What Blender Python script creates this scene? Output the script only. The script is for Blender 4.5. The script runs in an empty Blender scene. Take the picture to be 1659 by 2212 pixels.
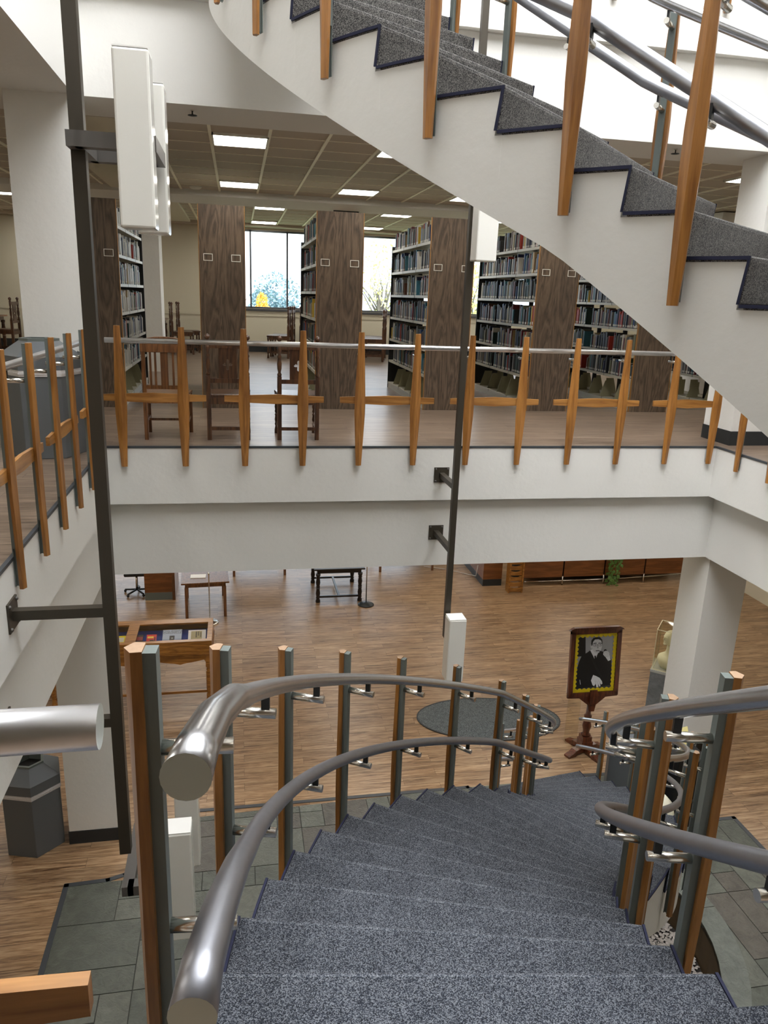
SKY_E = 8.2
WORLD_E = 2.2
import bpy, math, random
from math import sin, cos, pi, radians as rad
from mathutils import Vector, Matrix
random.seed(7)
SC = bpy.context.scene
COL = SC.collection
B = 4.75      # balcony floor
CH = 6.30     # camera height
S = 7.97      # underside of the ring beam over the balcony
U = 9.37      # floor of the storey above
WX0, WX1, WY0, WY1 = -1.324, 5.55, 0.93, 7.96   # faces of the stair well

# ---------------------------------------------------------------- helpers
def tag(o, label=None, cat=None, group=None, kind=None):
    if label: o['label'] = label
    if cat: o['category'] = cat
    if group: o['group'] = group
    if kind: o['kind'] = kind
    return o

def thing(name, label, cat, loc=(0, 0, 0), rz=0.0, group=None):
    o = bpy.data.objects.new(name, None)
    o.empty_display_size = 0.1
    COL.objects.link(o)
    o.location = loc
    o.rotation_euler = (0, 0, rz)
    return tag(o, label, cat, group)

class MB:
    def __init__(s):
        s.v = []; s.f = []; s.m = []; s.sm = []
    def add(s, vs, fs, mi=0, smooth=False):
        n = len(s.v)
        s.v.extend([tuple(v) for v in vs])
        for f in fs:
            s.f.append(tuple(i + n for i in f)); s.m.append(mi); s.sm.append(smooth)
        return s
    def box(s, x0, y0, z0, x1, y1, z1, mi=0):
        vs = [(x0, y0, z0), (x1, y0, z0), (x1, y1, z0), (x0, y1, z0), (x0, y0, z1), (x1, y0, z1), (x1, y1, z1), (x0, y1, z1)]
        return s.add(vs, [(0, 3, 2, 1), (4, 5, 6, 7), (0, 1, 5, 4), (1, 2, 6, 5), (2, 3, 7, 6), (3, 0, 4, 7)], mi)
    def prism(s, poly, z0, z1, mi=0):
        """poly: list of (x,y) or a function giving 3-D point per z"""
        n = len(poly)
        a = sum(poly[i][0] * poly[(i + 1) % n][1] - poly[(i + 1) % n][0] * poly[i][1] for i in range(n))
        if a < 0: poly = poly[::-1]
        vs = [(p[0], p[1], z0) for p in poly] + [(p[0], p[1], z1) for p in poly]
        fs = [tuple(range(n - 1, -1, -1)), tuple(range(n, 2 * n))] + [(i, (i + 1) % n, n + (i + 1) % n, n + i) for i in range(n)]
        return s.add(vs, fs, mi)
    def extrude(s, poly, ax, o, d, t, mi=0, smooth=False):
        """poly (u,w) in the plane spanned by ax=(U,W) vectors at origin o, thickness t along d"""
        Uv, Wv = Vector(ax[0]), Vector(ax[1]); o = Vector(o); d = Vector(d)
        n = len(poly)
        vs = [o + Uv * p[0] + Wv * p[1] for p in poly] + [o + Uv * p[0] + Wv * p[1] + d * t for p in poly]
        fs = [tuple(range(n - 1, -1, -1)), tuple(range(n, 2 * n))] + [(i, (i + 1) % n, n + (i + 1) % n, n + i) for i in range(n)]
        return s.add(vs, fs, mi, smooth)
    def tube(s, pts, r, n=12, mi=0, caps=True, smooth=True, rads=None):
        pts = [Vector(p) for p in pts]
        vs = []; prev = None
        for i, p in enumerate(pts):
            a = pts[max(0, i - 1)]; b = pts[min(len(pts) - 1, i + 1)]
            t = (b - a).normalized()
            up = Vector((0, 0, 1)) if abs(t.z) < .95 else Vector((1, 0, 0))
            if prev is not None:
                e1 = (prev - t * prev.dot(t)).normalized()
            else:
                e1 = up.cross(t).normalized()
            prev = e1
            e2 = t.cross(e1)
            rr = rads[i] if rads else r
            for j in range(n):
                an = 2 * pi * j / n
                vs.append(p + e1 * cos(an) * rr + e2 * sin(an) * rr)
        fs = []
        for i in range(len(pts) - 1):
            for j in range(n):
                fs.append((i * n + j, i * n + (j + 1) % n, (i + 1) * n + (j + 1) % n, (i + 1) * n + j))
        s.add(vs, fs, mi, smooth)
        if caps:
            k = len(s.v) - len(vs)
            s.f.append(tuple(k + j for j in range(n - 1, -1, -1))); s.m.append(mi); s.sm.append(False)
            k2 = k + (len(pts) - 1) * n
            s.f.append(tuple(k2 + j for j in range(n))); s.m.append(mi); s.sm.append(False)
        return s
    def lathe(s, prof, o=(0, 0, 0), n=16, mi=0, smooth=True, sq=None):
        ox, oy, oz = o
        vs = []
        for r, z in prof:
            for j in range(n):
                an = 2 * pi * j / n
                vs.append((ox + r * cos(an), oy + r * sin(an), oz + z))
        fs = []
        for i in range(len(prof) - 1):
            for j in range(n):
                fs.append((i * n + j, i * n + (j + 1) % n, (i + 1) * n + (j + 1) % n, (i + 1) * n + j))
        fs.append(tuple(range(n - 1, -1, -1)))
        fs.append(tuple((len(prof) - 1) * n + j for j in range(n)))
        return s.add(vs, fs, mi, smooth)
    def ball(s, c, r, n=12, mi=0, sc=(1, 1, 1)):
        prof = []
        m = n // 2 + 1
        vs = []; fs = []
        for i in range(m + 1):
            ph = -pi / 2 + pi * i / m
            for j in range(n):
                an = 2 * pi * j / n
                vs.append((c[0] + r * sc[0] * cos(ph) * cos(an), c[1] + r * sc[1] * cos(ph) * sin(an), c[2] + r * sc[2] * sin(ph)))
        for i in range(m):
            for j in range(n):
                fs.append((i * n + j, i * n + (j + 1) % n, (i + 1) * n + (j + 1) % n, (i + 1) * n + j))
        return s.add(vs, fs, mi, True)
    def build(s, name, mats, parent=None, world=False, bevel=0, local=None):
        me = bpy.data.meshes.new(name)
        off = Vector((0, 0, 0))
        if parent is not None and world:
            q = parent
            while q is not None:
                off += q.location; q = q.parent
        if local is not None: off = Vector(local)
        me.from_pydata([(v[0] - off.x, v[1] - off.y, v[2] - off.z) for v in s.v], [], s.f)
        if not isinstance(mats, (list, tuple)): mats = [mats]
        for m in mats: me.materials.append(m)
        me.polygons.foreach_set('material_index', s.m)
        me.polygons.foreach_set('use_smooth', s.sm)
        me.update()
        o = bpy.data.objects.new(name, me)
        COL.objects.link(o)
        if parent is not None: o.parent = parent
        if local is not None: o.location = local
        if bevel:
            b = o.modifiers.new('bevel', 'BEVEL'); b.width = bevel; b.segments = 2; b.limit_method = 'ANGLE'; b.angle_limit = rad(40)
        return o

def copy_thing(src, loc, rz, label, group=None, scale=None):
    c = src.copy(); COL.objects.link(c); c.location = loc; c.rotation_euler = (0, 0, rz)
    if scale: c.scale = (scale,) * 3
    c['label'] = label
    if group: c['group'] = group
    elif 'group' in c: del c['group']
    for ch in list(src.children):
        d = ch.copy(); COL.objects.link(d); d.parent = c
        for g in list(ch.children):
            e = g.copy(); COL.objects.link(e); e.parent = d
    return c

# ---------------------------------------------------------------- materials
def srgb(r, g, b):
    f = lambda c: (c / 255 / 12.92) if c / 255 <= .04045 else ((c / 255 + .055) / 1.055) ** 2.4
    return (f(r), f(g), f(b), 1)

def new_mat(name):
    m = bpy.data.materials.new(name); m.use_nodes = True
    nt = m.node_tree
    return m, nt, nt.nodes['Principled BSDF'], nt.nodes, nt.links

def plain(name, col, rough=.5, metal=0, noise=0.0, nscale=8, bump=0.0, bscale=60, coat=0, spec=None):
    m, nt, p, N, L = new_mat(name)
    p.inputs['Base Color'].default_value = col
    p.inputs['Roughness'].default_value = rough
    p.inputs['Metallic'].default_value = metal
    if spec is not None: p.inputs['Specular IOR Level'].default_value = spec
    if coat: p.inputs['Coat Weight'].default_value = coat; p.inputs['Coat Roughness'].default_value = .15
    tc = N.new('ShaderNodeTexCoord')
    if noise:
        n = N.new('ShaderNodeTexNoise'); n.inputs['Scale'].default_value = nscale; n.inputs['Detail'].default_value = 4
        L.new(tc.outputs['Object'], n.inputs['Vector'])
        mx = N.new('ShaderNodeMix'); mx.data_type = 'RGBA'
        mx.inputs['A'].default_value = tuple(max(0, c * (1 - noise)) for c in col[:3]) + (1,)
        mx.inputs['B'].default_value = tuple(min(1, c * (1 + noise)) for c in col[:3]) + (1,)
        L.new(n.outputs['Fac'], mx.inputs['Factor']); L.new(mx.outputs['Result'], p.inputs['Base Color'])
    if bump:
        n2 = N.new('ShaderNodeTexNoise'); n2.inputs['Scale'].default_value = bscale; n2.inputs['Detail'].default_value = 3
        L.new(tc.outputs['Object'], n2.inputs['Vector'])
        bp = N.new('ShaderNodeBump'); bp.inputs['Strength'].default_value = bump; bp.inputs['Distance'].default_value = .01
        L.new(n2.outputs['Fac'], bp.inputs['Height']); L.new(bp.outputs['Normal'], p.inputs['Normal'])
    return m

def ramp(N, stops):
    r = N.new('ShaderNodeValToRGB'); e = r.color_ramp.elements
    e[0].position, e[0].color = stops[0]
    e[1].position, e[1].color = stops[1]
    for p, c in stops[2:]:
        x = e.new(p); x.color = c
    return r

def wood(name, c1, c2, axis='Z', scale=1.0, rough=.4, coat=.3, stretch=.06, dist=3.0, fine=.25):
    """straight to cathedral grain running along axis"""
    m, nt, p, N, L = new_mat(name)
    tc = N.new('ShaderNodeTexCoord'); mp = N.new('ShaderNodeMapping')
    sc = {'X': (stretch, 1, 1), 'Y': (1, stretch, 1), 'Z': (1, 1, stretch)}[axis]
    mp.inputs['Scale'].default_value = tuple(c * scale for c in sc)
    L.new(tc.outputs['Object'], mp.inputs['Vector'])
    n = N.new('ShaderNodeTexNoise'); n.inputs['Scale'].default_value = 7; n.inputs['Detail'].default_value = 5; n.inputs['Distortion'].default_value = dist * .2
    L.new(mp.outputs['Vector'], n.inputs['Vector'])
    mul = N.new('ShaderNodeMath'); mul.operation = 'MULTIPLY'; mul.inputs[1].default_value = 9 * dist / 3
    L.new(n.outputs['Fac'], mul.inputs[0])
    fr = N.new('ShaderNodeMath'); fr.operation = 'PINGPONG'; fr.inputs[1].default_value = .5
    L.new(mul.outputs[0], fr.inputs[0])
    f2 = N.new('ShaderNodeTexNoise'); f2.inputs['Scale'].default_value = 90; f2.inputs['Detail'].default_value = 2
    L.new(mp.outputs['Vector'], f2.inputs['Vector'])
    ad = N.new('ShaderNodeMath'); ad.operation = 'MULTIPLY_ADD'; ad.inputs[1].default_value = fine * 2; 
    L.new(f2.outputs['Fac'], ad.inputs[0]); L.new(fr.outputs[0], ad.inputs[2])
    r = ramp(N, [(.15, c1), (.85, c2)])
    L.new(ad.outputs[0], r.inputs['Fac']); L.new(r.outputs['Color'], p.inputs['Base Color'])
    p.inputs['Roughness'].default_value = rough
    p.inputs['Coat Weight'].default_value = coat; p.inputs['Coat Roughness'].default_value = .2
    return m

def plank_floor(name, ca, cb, cc, rough=.34):
    m, nt, p, N, L = new_mat(name)
    tc = N.new('ShaderNodeTexCoord')
    br = N.new('ShaderNodeTexBrick')
    br.inputs['Scale'].default_value = 1; br.inputs['Brick Width'].default_value = 1.3; br.inputs['Row Height'].default_value = .165
    br.inputs['Mortar Size'].default_value = .0016; br.inputs['Mortar Smooth'].default_value = .2; br.offset = .37
    br.inputs['Color1'].default_value = (0, 0, 0, 1); br.inputs['Color2'].default_value = (1, 1, 1, 1); br.inputs['Mortar'].default_value = (.2, .2, .2, 1)
    L.new(tc.outputs['Object'], br.inputs['Vector'])
    mp = N.new('ShaderNodeMapping'); mp.inputs['Scale'].default_value = (1.1, 17, 1)
    L.new(tc.outputs['Object'], mp.inputs['Vector'])
    # shift the grain from plank to plank
    cmb = N.new('ShaderNodeVectorMath'); cmb.operation = 'MULTIPLY_ADD'
    cmb.inputs[1].default_value = (37, 11, 5)
    L.new(br.outputs['Color'], cmb.inputs[0]); L.new(mp.outputs['Vector'], cmb.inputs[2])
    n = N.new('ShaderNodeTexNoise'); n.inputs['Scale'].default_value = 1.6; n.inputs['Detail'].default_value = 6; n.inputs['Roughness'].default_value = .65; n.inputs['Distortion'].default_value = .7
    L.new(cmb.outputs[0], n.inputs['Vector'])
    n2 = N.new('ShaderNodeTexNoise'); n2.inputs['Scale'].default_value = 7; n2.inputs['Detail'].default_value = 3
    L.new(cmb.outputs[0], n2.inputs['Vector'])
    ad = N.new('ShaderNodeMath'); ad.operation = 'MULTIPLY_ADD'; ad.inputs[1].default_value = .35
    L.new(n2.outputs['Fac'], ad.inputs[0]); L.new(n.outputs['Fac'], ad.inputs[2])
    r = ramp(N, [(.48, ca), (.9, cc), (.66, cb)])
    L.new(ad.outputs[0], r.inputs['Fac'])
    hv = N.new('ShaderNodeHueSaturation')
    mr = N.new('ShaderNodeMapRange'); mr.inputs['To Min'].default_value = .86; mr.inputs['To Max'].default_value = 1.14
    L.new(br.outputs['Color'], mr.inputs['Value']); L.new(mr.outputs['Result'], hv.inputs['Value'])
    L.new(r.outputs['Color'], hv.inputs['Color'])
    mx = N.new('ShaderNodeMix'); mx.data_type = 'RGBA'; mx.inputs['B'].default_value = tuple(c * .45 for c in ca[:3]) + (1,)
    L.new(br.outputs['Fac'], mx.inputs['Factor']); L.new(hv.outputs['Color'], mx.inputs['A'])
    L.new(mx.outputs['Result'], p.inputs['Base Color'])
    p.inputs['Roughness'].default_value = rough
    bp = N.new('ShaderNodeBump'); bp.inputs['Strength'].default_value = .12; bp.inputs['Distance'].default_value = .004
    L.new(n2.outputs['Fac'], bp.inputs['Height']); L.new(bp.outputs['Normal'], p.inputs['Normal'])
    return m

def carpet(name, dark, mid, light, scale=260):
    m, nt, p, N, L = new_mat(name)
    tc = N.new('ShaderNodeTexCoord')
    v = N.new('ShaderNodeTexVoronoi'); v.inputs['Scale'].default_value = scale
    L.new(tc.outputs['Object'], v.inputs['Vector'])
    sp = N.new('ShaderNodeSeparateColor'); L.new(v.outputs['Color'], sp.inputs['Color'])
    n = N.new('ShaderNodeTexNoise'); n.inputs['Scale'].default_value = 14; n.inputs['Detail'].default_value = 3
    L.new(tc.outputs['Object'], n.inputs['Vector'])
    ad = N.new('ShaderNodeMath'); ad.operation = 'MULTIPLY_ADD'; ad.inputs[1].default_value = .35; 
    L.new(n.outputs['Fac'], ad.inputs[0]); L.new(sp.outputs['Red'], ad.inputs[2])
    r = ramp(N, [(.2, dark), (1.1 if False else 1.0, light), (.62, mid)])
    L.new(ad.outputs[0], r.inputs['Fac']); L.new(r.outputs['Color'], p.inputs['Base Color'])
    p.inputs['Roughness'].default_value = .95; p.inputs['Specular IOR Level'].default_value = .15
    p.inputs['Sheen Weight'].default_value = .15
    bp = N.new('ShaderNodeBump'); bp.inputs['Strength'].default_value = .8; bp.inputs['Distance'].default_value = .004
    L.new(sp.outputs['Green'], bp.inputs['Height']); L.new(bp.outputs['Normal'], p.inputs['Normal'])
    return m

def slate_mat(name, tint):
    m, nt, p, N, L = new_mat(name)
    tc = N.new('ShaderNodeTexCoord')
    n = N.new('ShaderNodeTexNoise'); n.inputs['Scale'].default_value = 5; n.inputs['Detail'].default_value = 8; n.inputs['Distortion'].default_value = 1.6; n.inputs['Roughness'].default_value = .6
    L.new(tc.outputs['Object'], n.inputs['Vector'])
    r = ramp(N, [(.3, tuple(c * .72 for c in tint[:3]) + (1,)), (.75, tuple(c * 1.3 for c in tint[:3]) + (1,))])
    L.new(n.outputs['Fac'], r.inputs['Fac']); L.new(r.outputs['Color'], p.inputs['Base Color'])
    p.inputs['Roughness'].default_value = .42
    bp = N.new('ShaderNodeBump'); bp.inputs['Strength'].default_value = .55; bp.inputs['Distance'].default_value = .02
    n2 = N.new('ShaderNodeTexNoise'); n2.inputs['Scale'].default_value = 12; n2.inputs['Detail'].default_value = 6; n2.inputs['Distortion'].default_value = 2.5
    L.new(tc.outputs['Object'], n2.inputs['Vector'])
    L.new(n2.outputs['Fac'], bp.inputs['Height']); L.new(bp.outputs['Normal'], p.inputs['Normal'])
    return m

def emit(name, col, st):
    m, nt, p, N, L = new_mat(name)
    p.inputs['Base Color'].default_value = (.8, .8, .8, 1)
    p.inputs['Emission Color'].default_value = col; p.inputs['Emission Strength'].default_value = st
    return m

M = {}
M['plaster'] = plain('white_plaster', srgb(226, 224, 218), .75, bump=.22, bscale=18)
M['cream'] = plain('cream_paint', srgb(214, 207, 186), .7, bump=.05)
M['black_base'] = plain('black_rubber', srgb(38, 42, 44), .45)
M['dark_strip'] = plain('dark_grey_strip', srgb(62, 66, 70), .45)
M['floor_low'] = plank_floor('walnut_planks', srgb(88, 62, 40), srgb(150, 118, 86), srgb(188, 160, 126), .32)
M['floor_up'] = plank_floor('grey_brown_planks', srgb(84, 68, 56), srgb(124, 106, 90), srgb(152, 134, 116), .32)
M['carpet_blue'] = carpet('blue_grey_carpet', srgb(17, 20, 26), srgb(44, 49, 59), srgb(112, 115, 121), 420)
M['carpet_grey'] = carpet('grey_carpet', srgb(32, 31, 31), srgb(72, 70, 69), srgb(136, 133, 128), 330)
M['rug'] = carpet('charcoal_rug', srgb(42, 47, 50), srgb(80, 87, 90), srgb(122, 129, 130), 200)
M['binding'] = plain('navy_binding', srgb(26, 30, 58), .8)
M['post_wood'] = wood('honey_wood', srgb(122, 76, 26), srgb(178, 122, 58), 'Z', 1.6, .4, .25, .07, 1.2, .2)
M['bar_wood'] = wood('honey_wood_flat', srgb(128, 82, 32), srgb(184, 130, 66), 'X', 1.6, .4, .25, .07, 1.2, .2)
M['end_grain'] = plain('end_grain', srgb(164, 134, 106), .6, noise=.2, nscale=90)
M['steel_paint'] = plain('grey_green_paint', srgb(106, 114, 110), .4, bump=.05)
def brushed(name, col, rough):
    m = plain(name, col, rough, 1, noise=.12, nscale=16)
    return m
M['rail'] = brushed('brushed_aluminium', srgb(196, 197, 200), .26)
M['rail_satin'] = brushed('satin_aluminium', srgb(160, 161, 167), .4)
M['cap'] = plain('satin_end_cap', srgb(196, 203, 196), .35, .45)
M['chrome'] = plain('bright_metal', srgb(225, 222, 214), .22, 1)
M['black_metal'] = plain('black_bar', srgb(24, 28, 30), .4)
M['bronze'] = plain('bronze_frame', srgb(66, 60, 50), .45, .3)
M['bronze_top'] = plain('bronze_frame_light', srgb(96, 92, 88), .45, .2)
def acrylic():
    m, nt, p, N, L = new_mat('white_acrylic')
    p.inputs['Base Color'].default_value = srgb(238, 236, 228)
    p.inputs['Roughness'].default_value = .12
    p.inputs['Subsurface Weight'].default_value = .25; p.inputs['Subsurface Radius'].default_value = (.1, .1, .1)
    return m
M['acrylic'] = acrylic()
M['end_panel'] = wood('dark_oak_veneer', srgb(58, 47, 38), srgb(112, 94, 76), 'Z', .8, .4, .2, .13, 3.2, .22)
M['panel_edge'] = plain('ochre_edge', srgb(150, 104, 44), .5)
M['shelf_metal'] = plain('beige_steel', srgb(196, 192, 176), .4)
M['shelf_dark'] = plain('dark_upright', srgb(30, 31, 32), .5)
M['bookend'] = plain('olive_steel', srgb(158, 154, 124), .45)
M['chair_wood'] = wood('dark_red_oak', srgb(50, 29, 16), srgb(102, 66, 40), 'Z', 1.6, .35, .4, .1, 2.0, .2)
M['chair_wood2'] = wood('red_brown_oak', srgb(84, 50, 26), srgb(138, 92, 54), 'Z', 1.6, .35, .4, .1, 2.0, .2)
M['oak'] = wood('golden_oak', srgb(124, 78, 26), srgb(190, 134, 64), 'X', 1.6, .35, .4, .1, 2.0, .2)
M['cherry'] = wood('cherry_board', srgb(106, 62, 28), srgb(142, 88, 46), 'X', 1.2, .4, .3, .1, 1.4, .2)
M['mahogany'] = wood('mahogany', srgb(60, 26, 12), srgb(112, 56, 30), 'Z', 1.6, .3, .5, .1, 1.5, .2)
M['black_wood'] = plain('black_stained_wood', srgb(30, 24, 22), .35)
M['bin'] = plain('charcoal_bin', srgb(94, 98, 100), .5)
M['bin_dark'] = plain('bin_inside', srgb(16, 17, 18), .6)
M['bag'] = plain('white_bin_liner', srgb(205, 202, 200), .35, bump=.6, bscale=30)
M['ceil_tile'] = plain('ceiling_board', srgb(188, 177, 160), .85, bump=.1, bscale=90)
M['ceil_bar'] = plain('white_tee_bar', srgb(246, 240, 218), .5)
M['diffuser_low'] = emit('added_ground_lamp_diffuser', (1, .95, .86, 1), 7)  # glow of the unseen lamps added to light the ground floor
M['diffuser'] = emit('lamp_diffuser', (1, .96, .88, 1), 15)
M['lamp_frame'] = plain('lamp_frame', srgb(225, 222, 210), .5)
M['win_frame'] = plain('window_aluminium', srgb(92, 94, 98), .4, .5)
M['stone_top'] = plain('pedestal_stone', srgb(176, 178, 174), .35, noise=.1)
M['stone'] = slate_mat('grey_marble', srgb(118, 122, 124))
M['bust'] = plain('cream_plaster_bust', srgb(232, 228, 204), .6)
M['curb'] = slate_mat('pale_slate', srgb(106, 110, 102))
M['slates'] = [slate_mat('slate_%s' % n, t) for n, t in (('green', srgb(97, 99, 89)), ('grey', srgb(86, 89, 80)), ('brown', srgb(88, 84, 76)), ('pale', srgb(104, 107, 97)))]
M['grout'] = plain('dark_grout', srgb(58, 58, 52), .8)
M['pitwall'] = plain('stained_concrete', srgb(84, 66, 40), .7, noise=.3, nscale=6)
M['pebble'] = plain('river_pebble', srgb(186, 177, 168), .6, noise=.25, nscale=30)
M['soil'] = plain('dark_soil', srgb(48, 42, 38), .9)
M['leaf'] = plain('pothos_leaf', srgb(92, 130, 62), .4, noise=.3, nscale=30)
M['white'] = plain('white_paper', srgb(236, 234, 228), .6)
M['black'] = plain('black_plastic', srgb(14, 14, 15), .4)
M['kraft'] = plain('brown_vase', srgb(140, 120, 110), .4)
M['yellow'] = plain('yellow_border', srgb(214, 190, 20), .5, noise=.12, nscale=40)
M['yellow_paper'] = plain('pale_yellow_paper', srgb(235, 222, 150), .6)
M['cable'] = plain('white_cable', srgb(225, 222, 215), .5)

def glassy(name, tint=(1, 1, 1, 1), gl=.12):
    m = bpy.data.materials.new(name); m.use_nodes = True
    nt = m.node_tree; N = nt.nodes; L = nt.links; N.clear()
    out = N.new('ShaderNodeOutputMaterial'); tr = N.new('ShaderNodeBsdfTransparent'); tr.inputs[0].default_value = tint
    g = N.new('ShaderNodeBsdfGlossy'); g.inputs['Roughness'].default_value = .03
    lw = N.new('ShaderNodeLayerWeight'); lw.inputs['Blend'].default_value = .5
    pw = N.new('ShaderNodeMath'); pw.operation = 'POWER'; pw.inputs[1].default_value = 4; L.new(lw.outputs['Facing'], pw.inputs[0])
    fr = N.new('ShaderNodeMath'); fr.operation = 'MULTIPLY_ADD'; fr.inputs[1].default_value = .6; fr.inputs[2].default_value = .03; L.new(pw.outputs[0], fr.inputs[0])
    mx = N.new('ShaderNodeMixShader')
    L.new(fr.outputs[0], mx.inputs[0]); L.new(tr.outputs[0], mx.inputs[1]); L.new(g.outputs[0], mx.inputs[2]); L.new(mx.outputs[0], out.inputs[0])
    return m
M['glass'] = glassy('window_glass')
M['clear'] = glassy('clear_acrylic', (.97, .96, .9, 1))

# ---------------------------------------------------------------- camera
R = [[0.9823544784365446, -0.01600148977465761, 0.18634277828951748], [-0.18355869676291908, -0.273515672134576, 0.9441903314160075], [0.035859218317797856, -0.9617344380970053, -0.2716265580532836]]
cam_d = bpy.data.cameras.new('camera'); cam = bpy.data.objects.new('camera', cam_d); COL.objects.link(cam)
cam.matrix_world = Matrix(((R[0][0], -R[0][1], -R[0][2], 0), (R[1][0], -R[1][1], -R[1][2], 0), (R[2][0], -R[2][1], -R[2][2], CH), (0, 0, 0, 1)))
cam_d.sensor_fit = 'HORIZONTAL'; cam_d.sensor_width = 36; cam_d.lens = 1638.32 / 1659 * 36
cam_d.clip_start = .05; cam_d.clip_end = 300
SC.camera = cam
SC.view_settings.view_transform = 'Standard'; SC.view_settings.look = 'None'; SC.view_settings.gamma = 1
SC.view_settings.exposure = EXPOSURE = 0.6
SC.view_settings.use_curve_mapping = False
SC.cycles.use_denoising = True
SC.cycles.use_adaptive_sampling = True; SC.cycles.adaptive_threshold = .03
SC.cycles.max_bounces = 7; SC.cycles.diffuse_bounces = 4; SC.cycles.glossy_bounces = 3; SC.cycles.transparent_max_bounces = 8
SC.cycles.sample_clamp_indirect = 6

# ---------------------------------------------------------------- planes with holes
def clip(poly, a, b, keep_left=True):
    """clip convex poly by the line a->b"""
    out = []
    def side(p):
        s = (b[0] - a[0]) * (p[1] - a[1]) - (b[1] - a[1]) * (p[0] - a[0])
        return s if keep_left else -s
    n = len(poly)
    for i in range(n):
        p, q = poly[i], poly[(i + 1) % n]; sp, sq = side(p), side(q)
        if sp >= 0: out.append(p)
        if sp * sq < 0:
            t = sp / (sp - sq); out.append((p[0] + (q[0] - p[0]) * t, p[1] + (q[1] - p[1]) * t))
    return out
def area(p):
    return .5 * sum(p[i][0] * p[(i + 1) % len(p)][1] - p[(i + 1) % len(p)][0] * p[i][1] for i in range(len(p))) if len(p) > 2 else 0
def subtract(polys, hole):
    """hole: convex ccw"""
    res = []
    for poly in polys:
        rest = poly
        # quick reject
        test = poly
        for i in range(len(hole)):
            test = clip(test, hole[i], hole[(i + 1) % len(hole)])
            if abs(area(test)) < 1e-7: break
        if abs(area(test)) < 1e-7:
            res.append(poly); continue
        for i in range(len(hole)):
            a, b = hole[i], hole[(i + 1) % len(hole)]
            o = clip(rest, a, b, False)
            if abs(area(o)) > 1e-6: res.append(o)
            rest = clip(rest, a, b, True)
            if abs(area(rest)) < 1e-7: break
    return res
def intersect(poly, conv):
    for i in range(len(conv)):
        poly = clip(poly, conv[i], conv[(i + 1) % len(conv)])
        if len(poly) < 3: return []
    return poly if abs(area(poly)) > 1e-6 else []
def rect(x0, y0, x1, y1): return [(x0, y0), (x1, y0), (x1, y1), (x0, y1)]
def sheet(name, polys, z, m, kind='structure', thick=.04, up=True):
    mb = MB()
    for p in polys:
        if up: mb.prism(p, z - thick, z)
        else: mb.prism(p, z, z + thick)
    return tag(mb.build(name, m), kind=kind)
RX0, RX1, RY0, RY1 = -7.2, 11.5, -4.5, 21.5
# ---------------------------------------------------------------- stair plans
QL = [4.746635, .890423, 4.893723, 3.544826, 171.087884, 4.382172, 4.75 / 26, 127.194037, 4.374492]
QU = [4.629124, 2.230117, 1.345468, 3.460358, 183.714852, 4.367615, 132.164552]
def low(k, side, off=0.0):
    """plan point of the lower flight: k risers down from the balcony, side 0 = left edge, off = metres outward"""
    c1x, c1y, ro, ri, a0, da, rz, ast, db = QL
    s = a0 - da * (k - 1)
    if s > ast:
        r = (ro + off) if side == 0 else (ri - off); a = rad(s)
        return (c1x + r * cos(a), c1y + r * sin(a))
    A = rad(ast); cx, cy = c1x + (ro + ri) * cos(A), c1y + (ro + ri) * sin(A)
    a = rad(ast + 180 + (ast - s) / da * db); r = (ri - off) if side == 0 else (ro + off)
    return (cx + r * cos(a), cy + r * sin(a))
def low_z(k): return B - QL[6] * k
def upp(k, side, off=0.0):
    """upper flight: k risers down from the storey above (k = 26 is the balcony)"""
    c1x, c1y, w, ri, a0, da, ast = QU; ro = ri + w
    s = a0 - da * (k - 1)
    if s > ast:
        r = (ro + off) if side == 0 else (ri - off); a = rad(s); x, y = c1x + r * cos(a), c1y + r * sin(a)
    else:
        A = rad(ast); cx, cy = c1x + (ro + ri) * cos(A), c1y + (ro + ri) * sin(A)
        a = rad(ast + 180 + (ast - s)); r = (ri - off) if side == 0 else (ro + off)
        x, y = cx + r * cos(a), cy + r * sin(a)
    return (x, 9.2 - y)
def upp_z(k): return CH - 1.55 - .053 + .1808 * (26 - k)

# ---------------------------------------------------------------- ground floor
PC, PR0, PR1 = (3.05, 6.0), 1.73, 1.99
pit = [(PC[0] + PR0 * cos(2 * pi * i / 48), PC[1] + PR0 * sin(2 * pi * i / 48)) for i in range(48)]
pit_out = [(PC[0] + PR1 * cos(2 * pi * i / 48), PC[1] + PR1 * sin(2 * pi * i / 48)) for i in range(48)]
SL_A = rect(-1.93, -2.0, 6.2, 7.34)
SL_B = [(-1.32, 7.34), (5.66, 7.34), (5.2, 8.44), (4.35, 8.47), (2.95, 8.42), (-.62, 8.42), (-.95, 8.12), (-1.12, 7.72)]
wf = subtract(subtract([rect(RX0, RY0, RX1, RY1)], SL_A), SL_B)
sheet('floor', wf, 0, M['floor_low'])
base = subtract([SL_A, SL_B], pit)
sheet('floor_slate_bed', base, -.004, M['grout'])
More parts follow.
